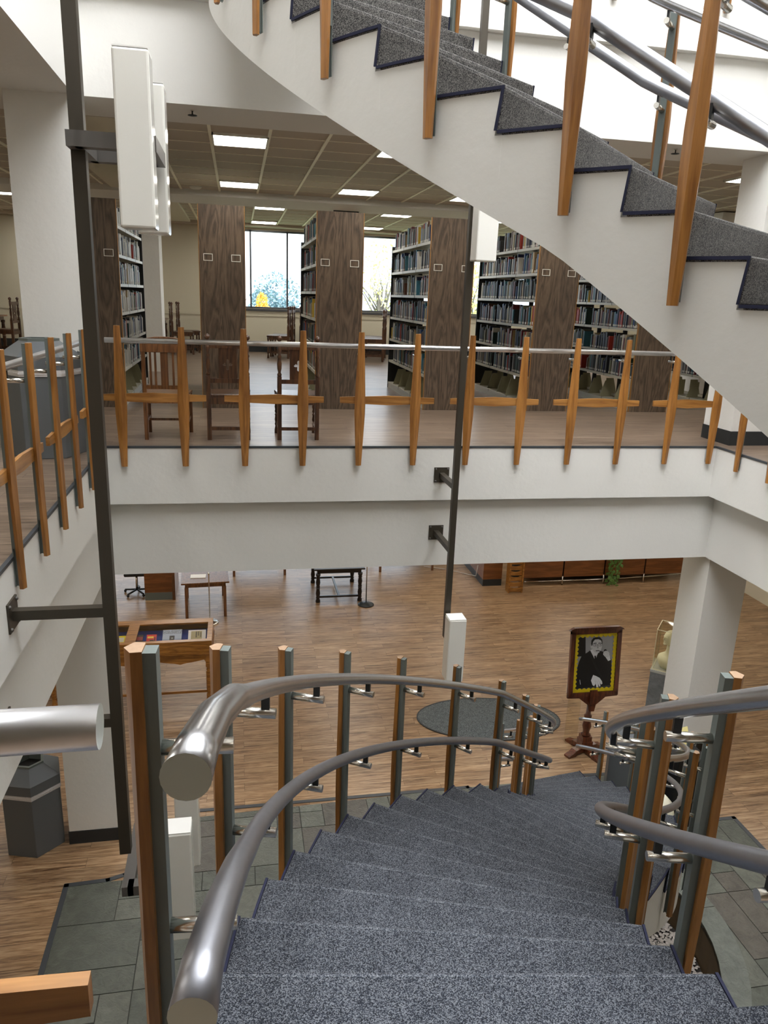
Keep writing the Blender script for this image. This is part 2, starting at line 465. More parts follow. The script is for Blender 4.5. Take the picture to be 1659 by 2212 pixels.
# random ashlar of slate
cell = .29
x0g, y0g = -1.93, 7.34 - cell * 30
nx, ny = 29, 37
grid = [[0] * ny for _ in range(nx)]
rnd = random.Random(11)
tiles = [MB() for _ in range(4)]
for j in range(ny - 1, -1, -1):
    for i in range(nx):
        if grid[i][j]: continue
        opts = [(1, 1), (2, 1), (1, 2), (2, 2), (3, 1), (2, 1), (1, 3), (3, 2), (2, 2)]
        rnd.shuffle(opts)
        for w, h in opts:
            if i + w <= nx and j - h + 1 >= 0 and all(not grid[i + a][j - b] for a in range(w) for b in range(h)) and not (j > 29 >= j - h + 1):
                break
        else: w, h = 1, 1
        for a in range(w):
            for b in range(h): grid[i + a][j - b] = 1
        g = .005
        r = rect(x0g + i * cell + g, y0g + (j - h + 1) * cell + g, x0g + (i + w) * cell - g, y0g + (j + 1) * cell - g)
        mi = rnd.choice([0, 0, 1, 1, 2, 3])
        for region in (SL_A, SL_B):
            q = intersect(r, region)
            if q:
                for piece in subtract([q], pit_out):
                    tiles[mi].prism(piece, -.01, .004)
tl = MB()
for mi, t in enumerate(tiles): tl.add(t.v, t.f, mi)
tag(tl.build('floor_slate_tiles', M['slates']), kind='structure')
# border strip of the slate
bd = MB()
path = [(-1.93, -2.0), (-1.93, 7.34), (-1.5, 7.36), (-1.32, 7.42), (-1.12, 7.72), (-.95, 8.12), (-.62, 8.42), (2.95, 8.42), (3.1, 8.2)]
def strip(mb, path, w, z0, z1):
    for i in range(len(path) - 1):
        a, b = Vector(path[i]), Vector(path[i + 1]); t = (b - a).normalized(); nrm = Vector((-t.y, t.x)) * w / 2
        a2 = a - t * w * .4; b2 = b + t * w * .4
        mb.prism([tuple(a2 + nrm), tuple(b2 + nrm), tuple(b2 - nrm), tuple(a2 - nrm)], z0, z1)
strip(bd, path, .055, 0, .008)
strip(bd, [(4.5, 8.47), (5.2, 8.44), (5.5, 7.8), (5.66, 7.34), (6.2, 7.34), (6.2, -2.0)], .055, 0, .008)
tag(bd.build('trim_1', M['dark_strip']), kind='structure')
# sunken pebble pit with its slate rim
mb = MB(); n = 48
for i in range(n):
    a0, a1 = 2 * pi * i / n + (.004 if i % 6 == 0 else 0), 2 * pi * (i + 1) / n
    q = [(PC[0] + r * cos(a), PC[1] + r * sin(a)) for r, a in ((PR0, a0), (PR1, a0), (PR1, a1), (PR0, a1))]
    mb.prism(q, -.03, .014)
tag(mb.build('floor_pit_rim', M['curb']), kind='structure')
mb = MB()
for i in range(n):
    a, b = pit[i], pit[(i + 1) % n]
    mb.add([(a[0], a[1], -.5), (b[0], b[1], -.5), (b[0], b[1], 0.0), (a[0], a[1], 0.0)], [(0, 1, 2, 3), (3, 2, 1, 0)][0:1])
tag(mb.build('floor_pit_wall', M['pitwall']), kind='structure')
sheet('floor_pit_bed', [pit], -.47, M['soil'])
mb = MB(); rp = random.Random(5)
for i in range(5600):
    while True:
        x = PC[0] + rp.uniform(.2, 1) * PR0; y = PC[1] + rp.uniform(-1, 1) * PR0
        if (x - PC[0]) ** 2 + (y - PC[1]) ** 2 < (PR0 - .03) ** 2: break
    r = rp.uniform(.014, .03); a = rp.uniform(0, pi); f = rp.uniform(.5, 1); h = rp.uniform(.4, .8)
    z = -.47 + rp.uniform(.0, .035)
    vs = []
    for (dx, dy, dz) in ((1, 0, 0), (.4, .9, 0), (-.7, .7, .1), (-1, -.2, 0), (-.3, -.9, 0), (.7, -.6, .1), (.1, .1, 1), (0, 0, -.6)):
        X = dx * r; Y = dy * r * f
        vs.append((x + X * cos(a) - Y * sin(a), y + X * sin(a) + Y * cos(a), z + dz * r * h))
    mb.add(vs, [(i_, (i_ + 1) % 6, 6) for i_ in range(6)] + [((i_ + 1) % 6, i_, 7) for i_ in range(6)], 0, False)
tag(mb.build('pebbles', M['pebble']), 'pale river pebbles filling the sunken round pit beside the stair', 'pebbles', kind='stuff')

# ---------------------------------------------------------------- floors above, beams, ceilings
well = rect(WX0, WY0, WX1, WY1)
fl = subtract([rect(RX0, RY0, RX1, RY1)], rect(WX0 - .012, WY0 - .012, WX1 + .012, WY1 + .012))
mb = MB()
for p in fl: mb.prism(p, B - .12, B)
tag(mb.build('floor_balcony', M['floor_up']), kind='structure')
# stair head landing, carpeted
lp = [low(0, 0), low(0, 1), (low(0, 1)[0], WY0), (low(0, 0)[0], WY0)]
tag(MB().prism(lp, B - .03, B + .001).build('floor_landing', M['carpet_blue']), kind='structure')
tag(MB().prism([(low(0, 0, .0)[0], low(0, 0)[1] - .02), (low(0, 1)[0], low(0, 1)[1] - .02), (low(0, 1)[0], WY0), (low(0, 0)[0], WY0)], B - .55, B - .03).build('floor_landing_slab', M['plaster']), kind='structure')
# storey above
mb = MB()
for p in subtract([rect(RX0, RY0, RX1, RY1)], rect(WX0 - .012, WY0 - .012, WX1 + .012, WY1 + .012)): mb.prism(p, U - .12, U)
tag(mb.build('floor_storey_above', M['floor_up']), kind='structure')
lq = [(upp(0, 0)[0], upp(0, 0)[1]), (upp(0, 1)[0], upp(0, 1)[1]), (upp(0, 1)[0], WY1), (upp(0, 0)[0], WY1)]
tag(MB().prism(lq, U - .5, U).build('floor_landing_above', M['plaster']), kind='structure')

def ring(zt, zm, zb, tagname, left=.1, width=.95):
    o = left
    for nm, f, g in (('far', rect(WX0 - .1, WY1, WX1 + .1, WY1 + .25), rect(WX0 - width, WY1 + o, WX1 + width, WY1 + width)),
                  ('near', rect(WX0 - .1, WY0 - .25, WX1 + .1, WY0), rect(WX0 - width, WY0 - width, WX1 + width, WY0 - o)),
                  ('left', rect(WX0 - .25, WY0, WX0, WY1), rect(WX0 - width, WY0 - o, WX0 - o, WY1 + o)),
                  ('right', rect(WX1, WY0, WX1 + .25, WY1), rect(WX1 + .15, WY0 - o, WX1 + width, WY1 + o))):
        mb = MB()
        mb.prism(f, zm, zt - .002)
        mb.prism(g, zb, zt - .13)
        tag(mb.build('beam_%s_%s' % (nm, tagname), M['plaster']), kind='structure')
        m2 = MB()
        x0, y0, x1, y1 = f[0][0], f[0][1], f[2][0], f[2][1]
        if nm == 'far': m2.box(WX0, y0 - .006, zt - .018, WX1, y0 + .02, zt + .004)
        elif nm == 'near': m2.box(WX0, y1 - .02, zt - .018, WX1, y1 + .006, zt + .004)
        elif nm == 'left': m2.box(x1 - .02, WY0, zt - .018, x1 + .006, WY1, zt + .004)
        else: m2.box(x0 - .006, WY0, zt - .018, x0 + .02, WY1, zt + .004)
        tag(m2.build('trim_%s_%s' % (nm, tagname), M['dark_strip']), kind='structure')
ring(B, 4.14, 3.33, 'balcony')
ring(U, 8.82, S, 'above')

# columns at the well corners, floor to roof, and the pale one among the shelves
def column(x0, y0, x1, y1, z0, z1, m=None):
    o = tag(MB().box(x0, y0, z0, x1, y1, z1).build('column', m or M['plaster']), kind='structure')
    return o
for (a, b, c, d) in ((-2.02, 8.02, -1.44, 8.6), (5.75, 8.02, 6.31, 8.58), (-2.02, -.2, -1.44, .38), (5.71, -.2, 6.28, .38)):
    column(a, b, c, d, 0, 12.8)
    for z in (0, B):
        tag(MB().box(a - .008, b - .008, z, c + .008, d + .008, z + .17).build('baseboard_column', M['black_base']), kind='structure')
column(-1.98, 15.6, -1.42, 16.2, B, 8.0)
column(8.6, 13.2, 9.2, 13.8, B, 8.0)

# ceiling over the balcony storey
CZ = 8.02
inner = rect(WX0 - .95, WY0 - .95, WX1 + .95, WY1 + .95)
mb = MB()
for p in subtract([rect(RX0, RY0, RX1, RY1)], inner): mb.prism(p, CZ, CZ + .04)
tag(mb.build('ceiling', M['ceil_tile']), kind='structure')
tag(MB().box(RX0, 14.75, CZ - .1, RX1, 16.12, CZ + .02).build('beam_cross', M['plaster']), kind='structure')
tag(MB().box(-2.1, 8.95, CZ - .05, -1.12, RY1, CZ + .02).build('beam_column_line', M['cream']), kind='structure')
tag(MB().box(RX0, 21.0, CZ - .07, RX1, RY1, CZ + .02).build('beam_window_head', M['ceil_tile']), kind='structure')
mb = MB()
Px = .658
for seg0, seg1 in ((8.92, 14.75), (16.14, 21.0)):
    i = -10
    while -.265 + Px * i < RX1:
        x = -.265 + Px * i
        if x > RX0: mb.box(x - .018, seg0, CZ - .016, x + .018, seg1, CZ)
        i += 1
    y = seg0 + .64
    while y < seg1:
        mb.box(RX0, y - .006, CZ - .006, RX1, y + .006, CZ); y += Px
for sx0, sx1 in ((RX0, WX0 - .95), (WX1 + .95, RX1)):
    y = 8.92 - Px
    while y > RY0:
        mb.box(sx0, y - .007, CZ - .006, sx1, y + .007, CZ); y -= Px
    i = 0
    while sx0 + .2 + Px * i < sx1:
        x = sx0 + .2 + Px * i; mb.box(x - .018, RY0, CZ - .012, x + .018, 8.92, CZ); i += 1
tag(mb.build('trim_ceiling_bars', M['ceil_bar']), kind='structure')
# ground floor ceiling and roof
mb = MB()
for p in subtract([rect(RX0, RY0, RX1, RY1)], inner): mb.prism(p, 3.5, 3.54)
tag(mb.build('ceiling_ground_storey', M['ceil_tile']), kind='structure')
ROOF = 12.8
sky_open = rect(-1.3, .6, 5.6, 8.2)
mb = MB()
for p in subtract([rect(RX0, RY0, RX1, RY1)], sky_open): mb.prism(p, ROOF, ROOF + .1)
tag(mb.build('ceiling_roof', M['plaster']), kind='structure')
# skylight: glazing bars under a bright translucent pane
sk = tag(MB().box(-1.3, .6, ROOF + .3, 5.6, 8.2, ROOF + .34).build('window_skylight', emit('skylight_pane', (.93, .96, 1, 1), SKY_E)), kind='structure')
mb = MB()
for i in range(5):
    x = -1.3 + 6.9 * i / 4; mb.box(x - .04, .6, ROOF, x + .04, 8.2, ROOF + .3)
for i in range(5):
    y = .6 + 7.6 * i / 4; mb.box(-1.3, y - .04, ROOF, 5.6, y + .04, ROOF + .3)
tag(mb.build('trim_skylight_bars', M['plaster']), kind='structure')

# outer walls with window bands
def wall(name, boxes, m=None):
    mb = MB()
    for b in boxes: mb.box(*b)
    return tag(mb.build(name, m or M['cream']), kind='structure')
UW = (-.25, 10.2, 5.9, 7.9)     # upper window band x0,x1,z0,z1
LW = (-5.5, 5.2, .75, 3.1)
Yb = RY1
wall('wall_back', [(RX0 - .2, Yb, -.1, RX1 + .2, Yb + .25, LW[2]), (RX0 - .2, Yb, LW[2], LW[0], Yb + .25, LW[3]), (LW[1], Yb, LW[2], RX1 + .2, Yb + .25, LW[3]),
                   (RX0 - .2, Yb, LW[3], RX1 + .2, Yb + .25, UW[2]), (RX0 - .2, Yb, UW[2], UW[0], Yb + .25, UW[3]), (UW[1], Yb, UW[2], RX1 + .2, Yb + .25, UW[3]),
                   (RX0 - .2, Yb, UW[3], RX1 + .2, Yb + .25, ROOF + .1)])
wall('wall_left', [(RX0 - .2, RY0, -.1, RX0, RY1, ROOF + .1)])
wall('wall_right', [(RX1, RY0, -.1, RX1 + .2, RY1, ROOF + .1)])
wall('wall_front', [(RX0 - .2, RY0 - .2, -.1, RX1 + .2, RY0, ROOF + .1)])
tag(MB().box(RX0, Yb - .012, B, RX1, Yb, B + .2).build('baseboard_back', M['black_base']), kind='structure')
tag(MB().box(RX0, Yb - .02, B + .95, RX1, Yb, B + 1.08).build('trim_2', M['cream']), kind='structure')
tag(MB().box(RX0, Yb - .012, 0, RX1, Yb, .2).build('baseboard_back_ground', M['black_base']), kind='structure')
def windows(num, band, xs):
    x0, x1, z0, z1 = band
    fr = MB(); t = .045
    fr.box(x0, Yb + .03, z0, x1, Yb + .13, z0 + t); fr.box(x0, Yb + .03, z1 - t, x1, Yb + .13, z1)
    fr.box(x0 - .0, Yb - .06, z0 - .06, x1, Yb + .03, z0 - .005)
    for x in xs: fr.box(x - t / 2, Yb + .03, z0, x + t / 2, Yb + .13, z1)
    w = tag(fr.build('window_%d' % num, M['win_frame']), kind='structure')
    g = MB().box(x0, Yb + .075, z0, x1, Yb + .083, z1).build('pane', M['glass'], w)
    return w
windows(1, UW, [-.23, .38, 1.35, 2.37, 3.4, 4.4, 5.4, 6.4, 7.4, 8.4, 9.4, 10.18])
windows(2, LW, [-5.48 + 1.06 * i for i in range(11)])

# ---------------------------------------------------------------- lamps
def troffer(x, y, z, label, group=None, w=.6, d=.66, low=False):
    t = thing('ceiling_light', label, 'ceiling light', (x, y, z), 0, group)
    f = MB()
    f.box(-w / 2 - .02, -d / 2 - .0, -.03, w / 2 + .02, -d / 2 + .02, 0); f.box(-w / 2 - .02, d / 2 - .02, -.03, w / 2 + .02, d / 2, 0)
    f.box(-w / 2 - .02, -d / 2, -.03, -w / 2, d / 2, 0); f.box(w / 2, -d / 2, -.03, w / 2 + .02, d / 2, 0)
    f.build('frame', M['lamp_frame'], t)
    MB().box(-w / 2, -d / 2 + .02, -.022, w / 2, d / 2 - .02, -.004).build('diffuser', M['diffuser_low' if low else 'diffuser'], t)
    return t
cols1 = [(-5.2, 'far left'), (.07, 'above the leftmost aisle'), (2.05, 'above the third bookcase'), (4.03, 'half hidden by the white stair'), (6.9, 'right of the stair'), (9.4, 'over the right hand wing')]
for i, (x, wd) in enumerate(cols1):
    troffer(x, 9.87, CZ, 'lit ceiling lamp in the row nearest the well, %s' % wd)
    troffer(x, 13.66, CZ, 'lit ceiling lamp just before the cross beam, %s' % wd)
cols2 = [(-4.3, 'left of the column'), (.7, 'over the left window'), (3.38, 'over the second window'), (6.0, 'right of centre'), (8.7, 'at far right')]
for x, wd in cols2:
    troffer(x, 16.9, CZ, 'lit ceiling lamp just behind the cross beam, %s' % wd)
    troffer(x, 20.4, CZ, 'lit square ceiling lamp in the row beside the windows, %s' % wd)
k = 0
for x in (-5.6, -3.6, 8.0, 10.0):
    for y in (1.0, 5.0):
        troffer(x, y, CZ, 'lit ceiling lamp over the side aisle at %s, %s' % ('left' if x < 0 else 'right', ['inner row near', 'inner row far', 'outer row near', 'outer row far'][k % 4])); k += 1
names = ['first', 'second', 'third', 'fourth', 'fifth']
for j, y in enumerate((9.8, 12.6, 15.4, 18.6)):  # out-of-view lamps added to light the floor behind the well
    for i, x in enumerate((-5.0, -1.2, 2.4, 5.6, 9.0)):
        troffer(x, y, 3.5, 'added unseen ground floor lamp, %s from the left in the %s row behind the well' % (names[i], names[j]), None, 1.2, .62, True)
for j, y in enumerate((-2.5, 2.0, 6.2)):  # more added lamps, out of view, lighting the side wings
    for i, x in enumerate((-4.6, 8.8)):
        troffer(x, y, 3.5, 'added unseen ground floor lamp in the %s wing, %s from the front' % (('left', 'right')[i], names[j]), None, 1.2, .62, True)
# ---------------------------------------------------------------- the two curved flights
def ring_pts(fn, k0, k1, side, off=0.0, n=3):
    return [fn(k0 + (k1 - k0) * i / n, side, off) for i in range(n + 1)]
M['nose_blue'] = carpet('highlight_blue_grey_carpet', srgb(28, 32, 39), srgb(66, 72, 82), srgb(130, 133, 138), 420)  # paler carpet copies that carry the painted nosing highlight
M['nose_grey'] = carpet('highlight_grey_carpet', srgb(54, 53, 52), srgb(98, 96, 93), srgb(158, 155, 150), 330)
def flight(name, label, fn, fz, nrise, cmat, zmin, depth=.55, cline=None):
    rz = fz(0) - fz(1)
    t = thing(name, label, 'staircase', (0, 0, 0))
    body = MB()
    def hexa(s0, s1, s0t, s1t, zb0, zb1, zt):
        """block between stations s0..s1 (bottom) and s0t..s1t (top)"""
        n = 3; vs = []
        for i in range(n + 1):
            kb, kt = s0 + (s1 - s0) * i / n, s0t + (s1t - s0t) * i / n
            l, r, lt, rt = fn(kb, 0), fn(kb, 1), fn(kt, 0), fn(kt, 1)
            zb = zb0 + (zb1 - zb0) * i / n
            vs += [(l[0], l[1], zb), (r[0], r[1], zb), (rt[0], rt[1], zt), (lt[0], lt[1], zt)]
        fs = []
        for i in range(n):
            a = 4 * i; b = a + 4
            fs += [(a, b, b + 1, a + 1), (a + 1, b + 1, b + 2, a + 2), (a + 2, b + 2, b + 3, a + 3), (a + 3, b + 3, b, a)]
        fs += [(0, 1, 2, 3), (4 * n + 3, 4 * n + 2, 4 * n + 1, 4 * n)]
        body.add(vs, fs)
    for k in range(1, nrise):
        zt = fz(k) - .02; zl = zt - rz
        q0, q1 = [max(zmin if fn(kk, 0)[1] > 1.0 else B, fz(kk) - depth) for kk in (k - 1, k)]
        if zl > max(q0, q1) + .01: hexa(k - 1, k, k - 1, k, q0, q1, zl)
        hexa(k - 1.1, k - .1, k - 1.1, k - .012, min(zt - .02, max(zl, q0)), min(zt - .02, max(zl, q1)), zt)
    body.build('stringer', M['plaster'], t)
    for k in range(1, nrise):
        z = fz(k); st = MB()
        L = ring_pts(fn, k - 1, k, 0, .004); Rr = ring_pts(fn, k - 1, k, 1, .004)
        st.prism(L + Rr[::-1], z - .021, z)
        # carpet turned down over the slanting riser below this nosing
        zb = z - rz
        if k == nrise - 1: zb = max(z - rz, zmin)
        vs = []
        for (kk, zz) in ((k - .1, zb), (k - .055, zb), (k + .004, z - .012), (k - .05, z - .012)):
            l, r = fn(kk, 0, .004), fn(kk, 1, .004); vs += [(l[0], l[1], zz), (r[0], r[1], zz)]
        st.add(vs, [(0, 1, 3, 2), (2, 3, 5, 4), (4, 5, 7, 6), (6, 7, 1, 0), (0, 2, 4, 6), (1, 7, 5, 3)])
        o = st.build('step_carpet', cmat, t, bevel=.012)
        # highlight along the nosing, painted as a strip of lighter carpet colour
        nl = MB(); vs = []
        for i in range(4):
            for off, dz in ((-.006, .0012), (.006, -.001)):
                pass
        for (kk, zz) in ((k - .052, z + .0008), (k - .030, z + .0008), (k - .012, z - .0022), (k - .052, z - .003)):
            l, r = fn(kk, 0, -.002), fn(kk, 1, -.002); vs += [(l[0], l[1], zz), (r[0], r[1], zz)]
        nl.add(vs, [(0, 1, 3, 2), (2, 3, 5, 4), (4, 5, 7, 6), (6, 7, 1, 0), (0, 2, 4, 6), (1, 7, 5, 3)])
        nl.build('nosing_highlight', cline, o)
        for side in (0, 1):
            bi = MB()
            st_ = []
            for i in range(4):
                kk = k - 1 - .055 + (1.055) * i / 3
                st_.append((kk, z - .013, z + .001))
            vs = []
            for kk, za, zz_ in st_:
                p, p2 = fn(kk, side, .004), fn(kk, side, .013)
                vs += [(p[0], p[1], za), (p2[0], p2[1], za), (p2[0], p2[1], zz_), (p[0], p[1], zz_)]
            fs = []
            for i in range(3):
                a = 4 * i; b = a + 4
                fs += [(a, b, b + 1, a + 1), (a + 1, b + 1, b + 2, a + 2), (a + 2, b + 2, b + 3, a + 3), (a + 3, b + 3, b, a)]
            fs += [(0, 1, 2, 3), (15, 14, 13, 12)]
            # downturn at the nosing, sharing the front edge
            base = len(vs)
            for (kk, zz) in ((k - .1, zb), (k - .066, zb), (k + .006, z - .0), (k - .028, z - .0)):
                p, p2 = fn(kk, side, .004), fn(kk, side, .013); vs += [(p[0], p[1], zz), (p2[0], p2[1], zz)]
            B_ = base
            fs += [(B_, B_ + 1, B_ + 3, B_ + 2), (B_ + 2, B_ + 3, B_ + 5, B_ + 4), (B_ + 4, B_ + 5, B_ + 7, B_ + 6), (B_ + 6, B_ + 7, B_ + 1, B_), (B_, B_ + 2, B_ + 4, B_ + 6), (B_ + 1, B_ + 7, B_ + 5, B_ + 3)]
            bi.add(vs, fs); bi.build('binding', M['binding'], o)
    # first riser under the landing nosing
    z = fz(0); a, b = fn(0, 0, 0), fn(0, 1, 0); a2, b2 = fn(.055, 0, 0), fn(.055, 1, 0)
    MB().prism([a, b, b2, a2], z - rz, z).build('step_carpet', cmat, t)
    return t
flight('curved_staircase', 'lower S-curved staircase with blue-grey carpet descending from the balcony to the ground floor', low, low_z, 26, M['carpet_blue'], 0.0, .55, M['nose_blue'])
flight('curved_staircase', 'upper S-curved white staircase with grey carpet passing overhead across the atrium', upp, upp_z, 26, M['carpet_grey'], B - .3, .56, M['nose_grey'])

# ---------------------------------------------------------------- posts and rails
def half_width(t):
    """t 0..1 bottom to top"""
    if t < .45: return .025 + (.050 - .025) * (t / .45)
    return .050 - (.050 - .024) * ((t - .45) / .55)
def post(parent, base, out, zb, zt, rail_offs, rail_zs, name='post', ws=.92):
    """steel channel against the slab edge, tapered timber facing outward; out = unit plan vector pointing outward"""
    ox, oy = out; tx, ty = -oy, ox
    o3 = Vector((base[0], base[1], 0)); O = Vector((ox, oy, 0)); T = Vector((tx, ty, 0)); Zv = Vector((0, 0, 1))
    st = MB()
    # channel: web plus two flanges
    for (a0, a1, b0, b1) in ((.002, .007, -.017, .017), (.021, .026, -.017, .017), (.007, .021, -.006, .006)):
        vs = []
        for z in (zb + .015, zt - .01):
            for (a, b) in ((a0, b0), (a1, b0), (a1, b1), (a0, b1)):
                vs.append(o3 + O * a + T * b + Zv * z)
        st.add(vs, [(0, 3, 2, 1), (4, 5, 6, 7), (0, 1, 5, 4), (1, 2, 6, 5), (2, 3, 7, 6), (3, 0, 4, 7)])
    vs = []
    for z in (zb + .015, zt - .01):
        for (a, b) in ((.002, -.017), (.026, -.017), (.026, .017), (.002, .017)): pass
    # closing cap
    vs = []
    for z in (zt - .012, zt - .004):
        for (a, b) in ((.002, -.017), (.026, -.017), (.026, .017), (.002, .017)):
            vs.append(o3 + O * a + T * b + Zv * z)
    st.add(vs, [(0, 3, 2, 1), (4, 5, 6, 7), (0, 1, 5, 4), (1, 2, 6, 5), (2, 3, 7, 6), (3, 0, 4, 7)])
    # side plates so the channel reads solid from the stair side
    vs = []
    for z in (zb + .25, zt - .012):
        for (a, b) in ((.004, -.0165), (.025, -.0165), (.025, .0165), (.004, .0165)):
            vs.append(o3 + O * a + T * b + Zv * z)
    st.add(vs, [(0, 3, 2, 1), (4, 5, 6, 7), (0, 1, 5, 4), (1, 2, 6, 5), (2, 3, 7, 6), (3, 0, 4, 7)])
    s = st.build(name, M['steel_paint'], parent)
    wd = MB(); ns = 10; vs = []
    for i in range(ns + 1):
        t = i / ns; z = zb + (zt - zb) * t; h = half_width(t) * ws
        for (a, b) in ((.026, -h * .88), (.026, h * .88), (.046, h), (.061, 0), (.046, -h)):
            vs.append(o3 + O * a + T * b + Zv * z)
    fs = []
    for i in range(ns):
        for j in range(5):
            fs.append((i * 5 + j, i * 5 + (j + 1) % 5, (i + 1) * 5 + (j + 1) % 5, (i + 1) * 5 + j))
    fs.append((4, 3, 2, 1, 0)); fs.append(tuple(ns * 5 + j for j in range(5)))
    wd.add(vs, fs[:-2]); wd.f.append(fs[-2]); wd.m.append(1); wd.sm.append(False); wd.f.append(fs[-1]); wd.m.append(1); wd.sm.append(False)
    # local origin at the post so the grain differs from post to post
    wd.build('timber_face', [M['post_wood'], M['end_grain']], s)
    for ro, z in zip(rail_offs, rail_zs):
        p0 = o3 + O * .004 + Zv * (z - .085); p1 = o3 - O * (ro + .03) + Zv * (z - .085)
        pk = MB().tube([p0, p1], .0155, 12)
        pk.add([], [])
        c = o3 - O * ro
        vs = []
        for zz in (z - .085, z - .01):
            for (a, b) in ((-.012, -.006), (.012, -.006), (.012, .006), (-.012, .006)):
                vs.append(c + O * a + T * b + Zv * zz)
        pk.add(vs, [(0, 3, 2, 1), (4, 5, 6, 7), (0, 1, 5, 4), (1, 2, 6, 5), (2, 3, 7, 6), (3, 0, 4, 7)], 1)
        pk.build('bracket', [M['chrome'], M['black_metal']], s)
    return s
RAIL_OFF = .10
def outward(fn, k, side):
    a, b = Vector(fn(k, side, 0)), Vector(fn(k, side, .1)); d = (b - a).normalized(); return (d.x, d.y)
def stair_rail(label, fn, fz, side, ks, k0, k1, start=None, endn=None, zt=.94, zb=-.375, hs=(.82, .41), rad_=.0258):
    t = thing('stair_railing', label, 'stair railing', (0, 0, 0))
    for k in ks:
        zz = fz(k) + zb
        post(t, fn(k, side, .018), outward(fn, k, side), zz, fz(k) + zt, [RAIL_OFF] * 2, [fz(k) + h for h in hs])
    for h, nm in zip(hs, ('handrail', 'lower_rail')):
        pts = []
        n = int((k1 - k0) * 4)
        for i in range(n + 1):
            k = k0 + (k1 - k0) * i / n
            p = fn(k, side, -RAIL_OFF); pts.append((p[0], p[1], fz(k) + h))
        if start: pts = start[nm] + pts
        if endn: pts = pts + endn[nm]
        rr = [rad_] * len(pts)
        if start:
            for i, v in enumerate((.041, .038, .034, .030, .028)): rr[i] = v
        mb = MB().tube(pts, rad_, 20, rads=rr); mb.m[-1] = mb.m[-2] = 1
        mb.build(nm, [M['rail'] if nm == 'handrail' else M['rail_satin'], M['cap']], t)
    return t
stair_rail('left hand railing of the lower staircase, timber posts and two curved metal rails', low, low_z, 0, [0.05, 2, 4, 6, 8, 10, 12, 14, 16, 18, 20, 22, 24], .8, 24.9,
           start={'handrail': [(-.09, 1.06, CH - .73), (-.078, 1.15, CH - .738), (-.055, 1.27, CH - .752), (-.02, 1.42, CH - .80)],
                  'lower_rail': [(-.09, 1.0, CH - 1.14), (-.078, 1.1, CH - 1.14), (-.05, 1.25, CH - 1.155), (-.02, 1.42, CH - 1.21)]})
stair_rail('right hand railing of the lower staircase, timber posts and two curved metal rails', low, low_z, 1, [0.05, 2, 4, 6, 8, 10, 12, 14, 16, 18, 20, 22, 24], -.6, 24.9)
stair_rail('railing on the near side of the upper staircase with broad timber posts', upp, upp_z, 0, [1, 3, 5, 7, 9, 11, 13, 15, 17, 19, 21, 23, 25], 0, 26, rad_=.031)
stair_rail('railing on the far side of the upper staircase seen behind its grey steps', upp, upp_z, 1, [1, 3, 5, 7, 9, 11, 13, 15, 17, 19, 21, 23, 25], 0, 26, rad_=.031)

M['rail_guard'] = brushed('bright_brushed_rail', srgb(222, 222, 224), .3)
def guard(label, pos, axis, face, out, zf, rail_span, bo=.0005, bars=None):
    """straight balcony railing. pos: coordinates of posts along axis, face: coordinate of the slab face, out: +1/-1"""
    t = thing('balcony_railing', label, 'balcony railing', (0, 0, 0))
    ov = (0, out) if axis == 'x' else (out, 0)
    for p in pos:
        b = (p, face) if axis == 'x' else (face, p)
        post(t, b, ov, zf - .2, zf + 1.2, [.11], [zf + 1.05], 'post', 1.2)
    f = face - out * .11
    a, b_ = rail_span
    pts = [(a, f, zf + 1.05), ((a + b_) / 2, f, zf + 1.05), (b_, f, zf + 1.05)] if axis == 'x' else [(f, a, zf + 1.05), (f, (a + b_) / 2, zf + 1.05), (f, b_, zf + 1.05)]
    mb = MB().tube(pts, .0262, 20); mb.m[-1] = mb.m[-2] = 1; mb.build('handrail', [M['rail_guard'], M['cap']], t)
    for (c0, c1) in bars:
        zc = zf + .5; mid = (c0 + c1) / 2
        poly = [(c0, -.03), (mid, -.05), (c1, -.03), (c1, .03), (mid, .05), (c0, .03)]
        mb = MB()
        if axis == 'x': mb.extrude(poly, ((1, 0, 0), (0, 0, 1)), (0, face + out * bo, zc), (0, out, 0), .0262)
        else: mb.extrude(poly, ((0, 1, 0), (0, 0, 1)), (face + out * .0005, 0, zc), (out, 0, 0), .0262)
        o = mb.build('crossbar', M['bar_wood'] if axis == 'x' else M['oak_y'], t)
    return t
M['oak_y'] = wood('honey_wood_along', srgb(128, 82, 32), srgb(184, 130, 66), 'Y', 1.6, .4, .25, .07, 1.2, .2)
far = [-1.15, -.545, .06, .66, 1.26, 1.86, 2.455, 3.055, 3.655, 4.255, 4.87, 5.44]
farbars = [(-1.36, -.32), (-.14, .88), (1.05, 2.07), (2.25, 3.26), (3.44, 4.47), (4.65, 5.5)]
guard('railing along the far edge of the balcony in front of the bookcases', far, 'x', WY1, -1, B, (WX0 + .03, WX1 - .03), bars=farbars)
lef = [1.6, 2.2, 2.8, 3.4, 4.0, 4.57, 5.17, 5.77, 6.36, 6.97, 7.6]
guard('railing along the left edge of the balcony beside the large white column', lef, 'y', WX0, 1, B, (WY0 + .05, WY1 - .05), bars=[(1.4, 2.4), (2.6, 3.6), (4.37, 5.38), (5.56, 6.57), (6.77, 7.8)])
guard('railing along the right edge of the balcony', [1.6, 2.2, 2.8, 3.4, 4.0, 4.6, 5.2, 5.75, 6.35, 6.95, 7.5], 'y', WX1, -1, B, (WY0 + .05, WY1 - .05), bars=[(1.4, 2.4), (2.6, 3.6), (3.8, 4.8), (5.0, 5.95), (6.15, 7.15)])
guard('short railing stub at the near left corner by the stair head', [-1.1, -.62], 'x', WY0, 1, B + .012, (WX0 + .03, -.163), .032, bars=[(-1.3, -.236)])
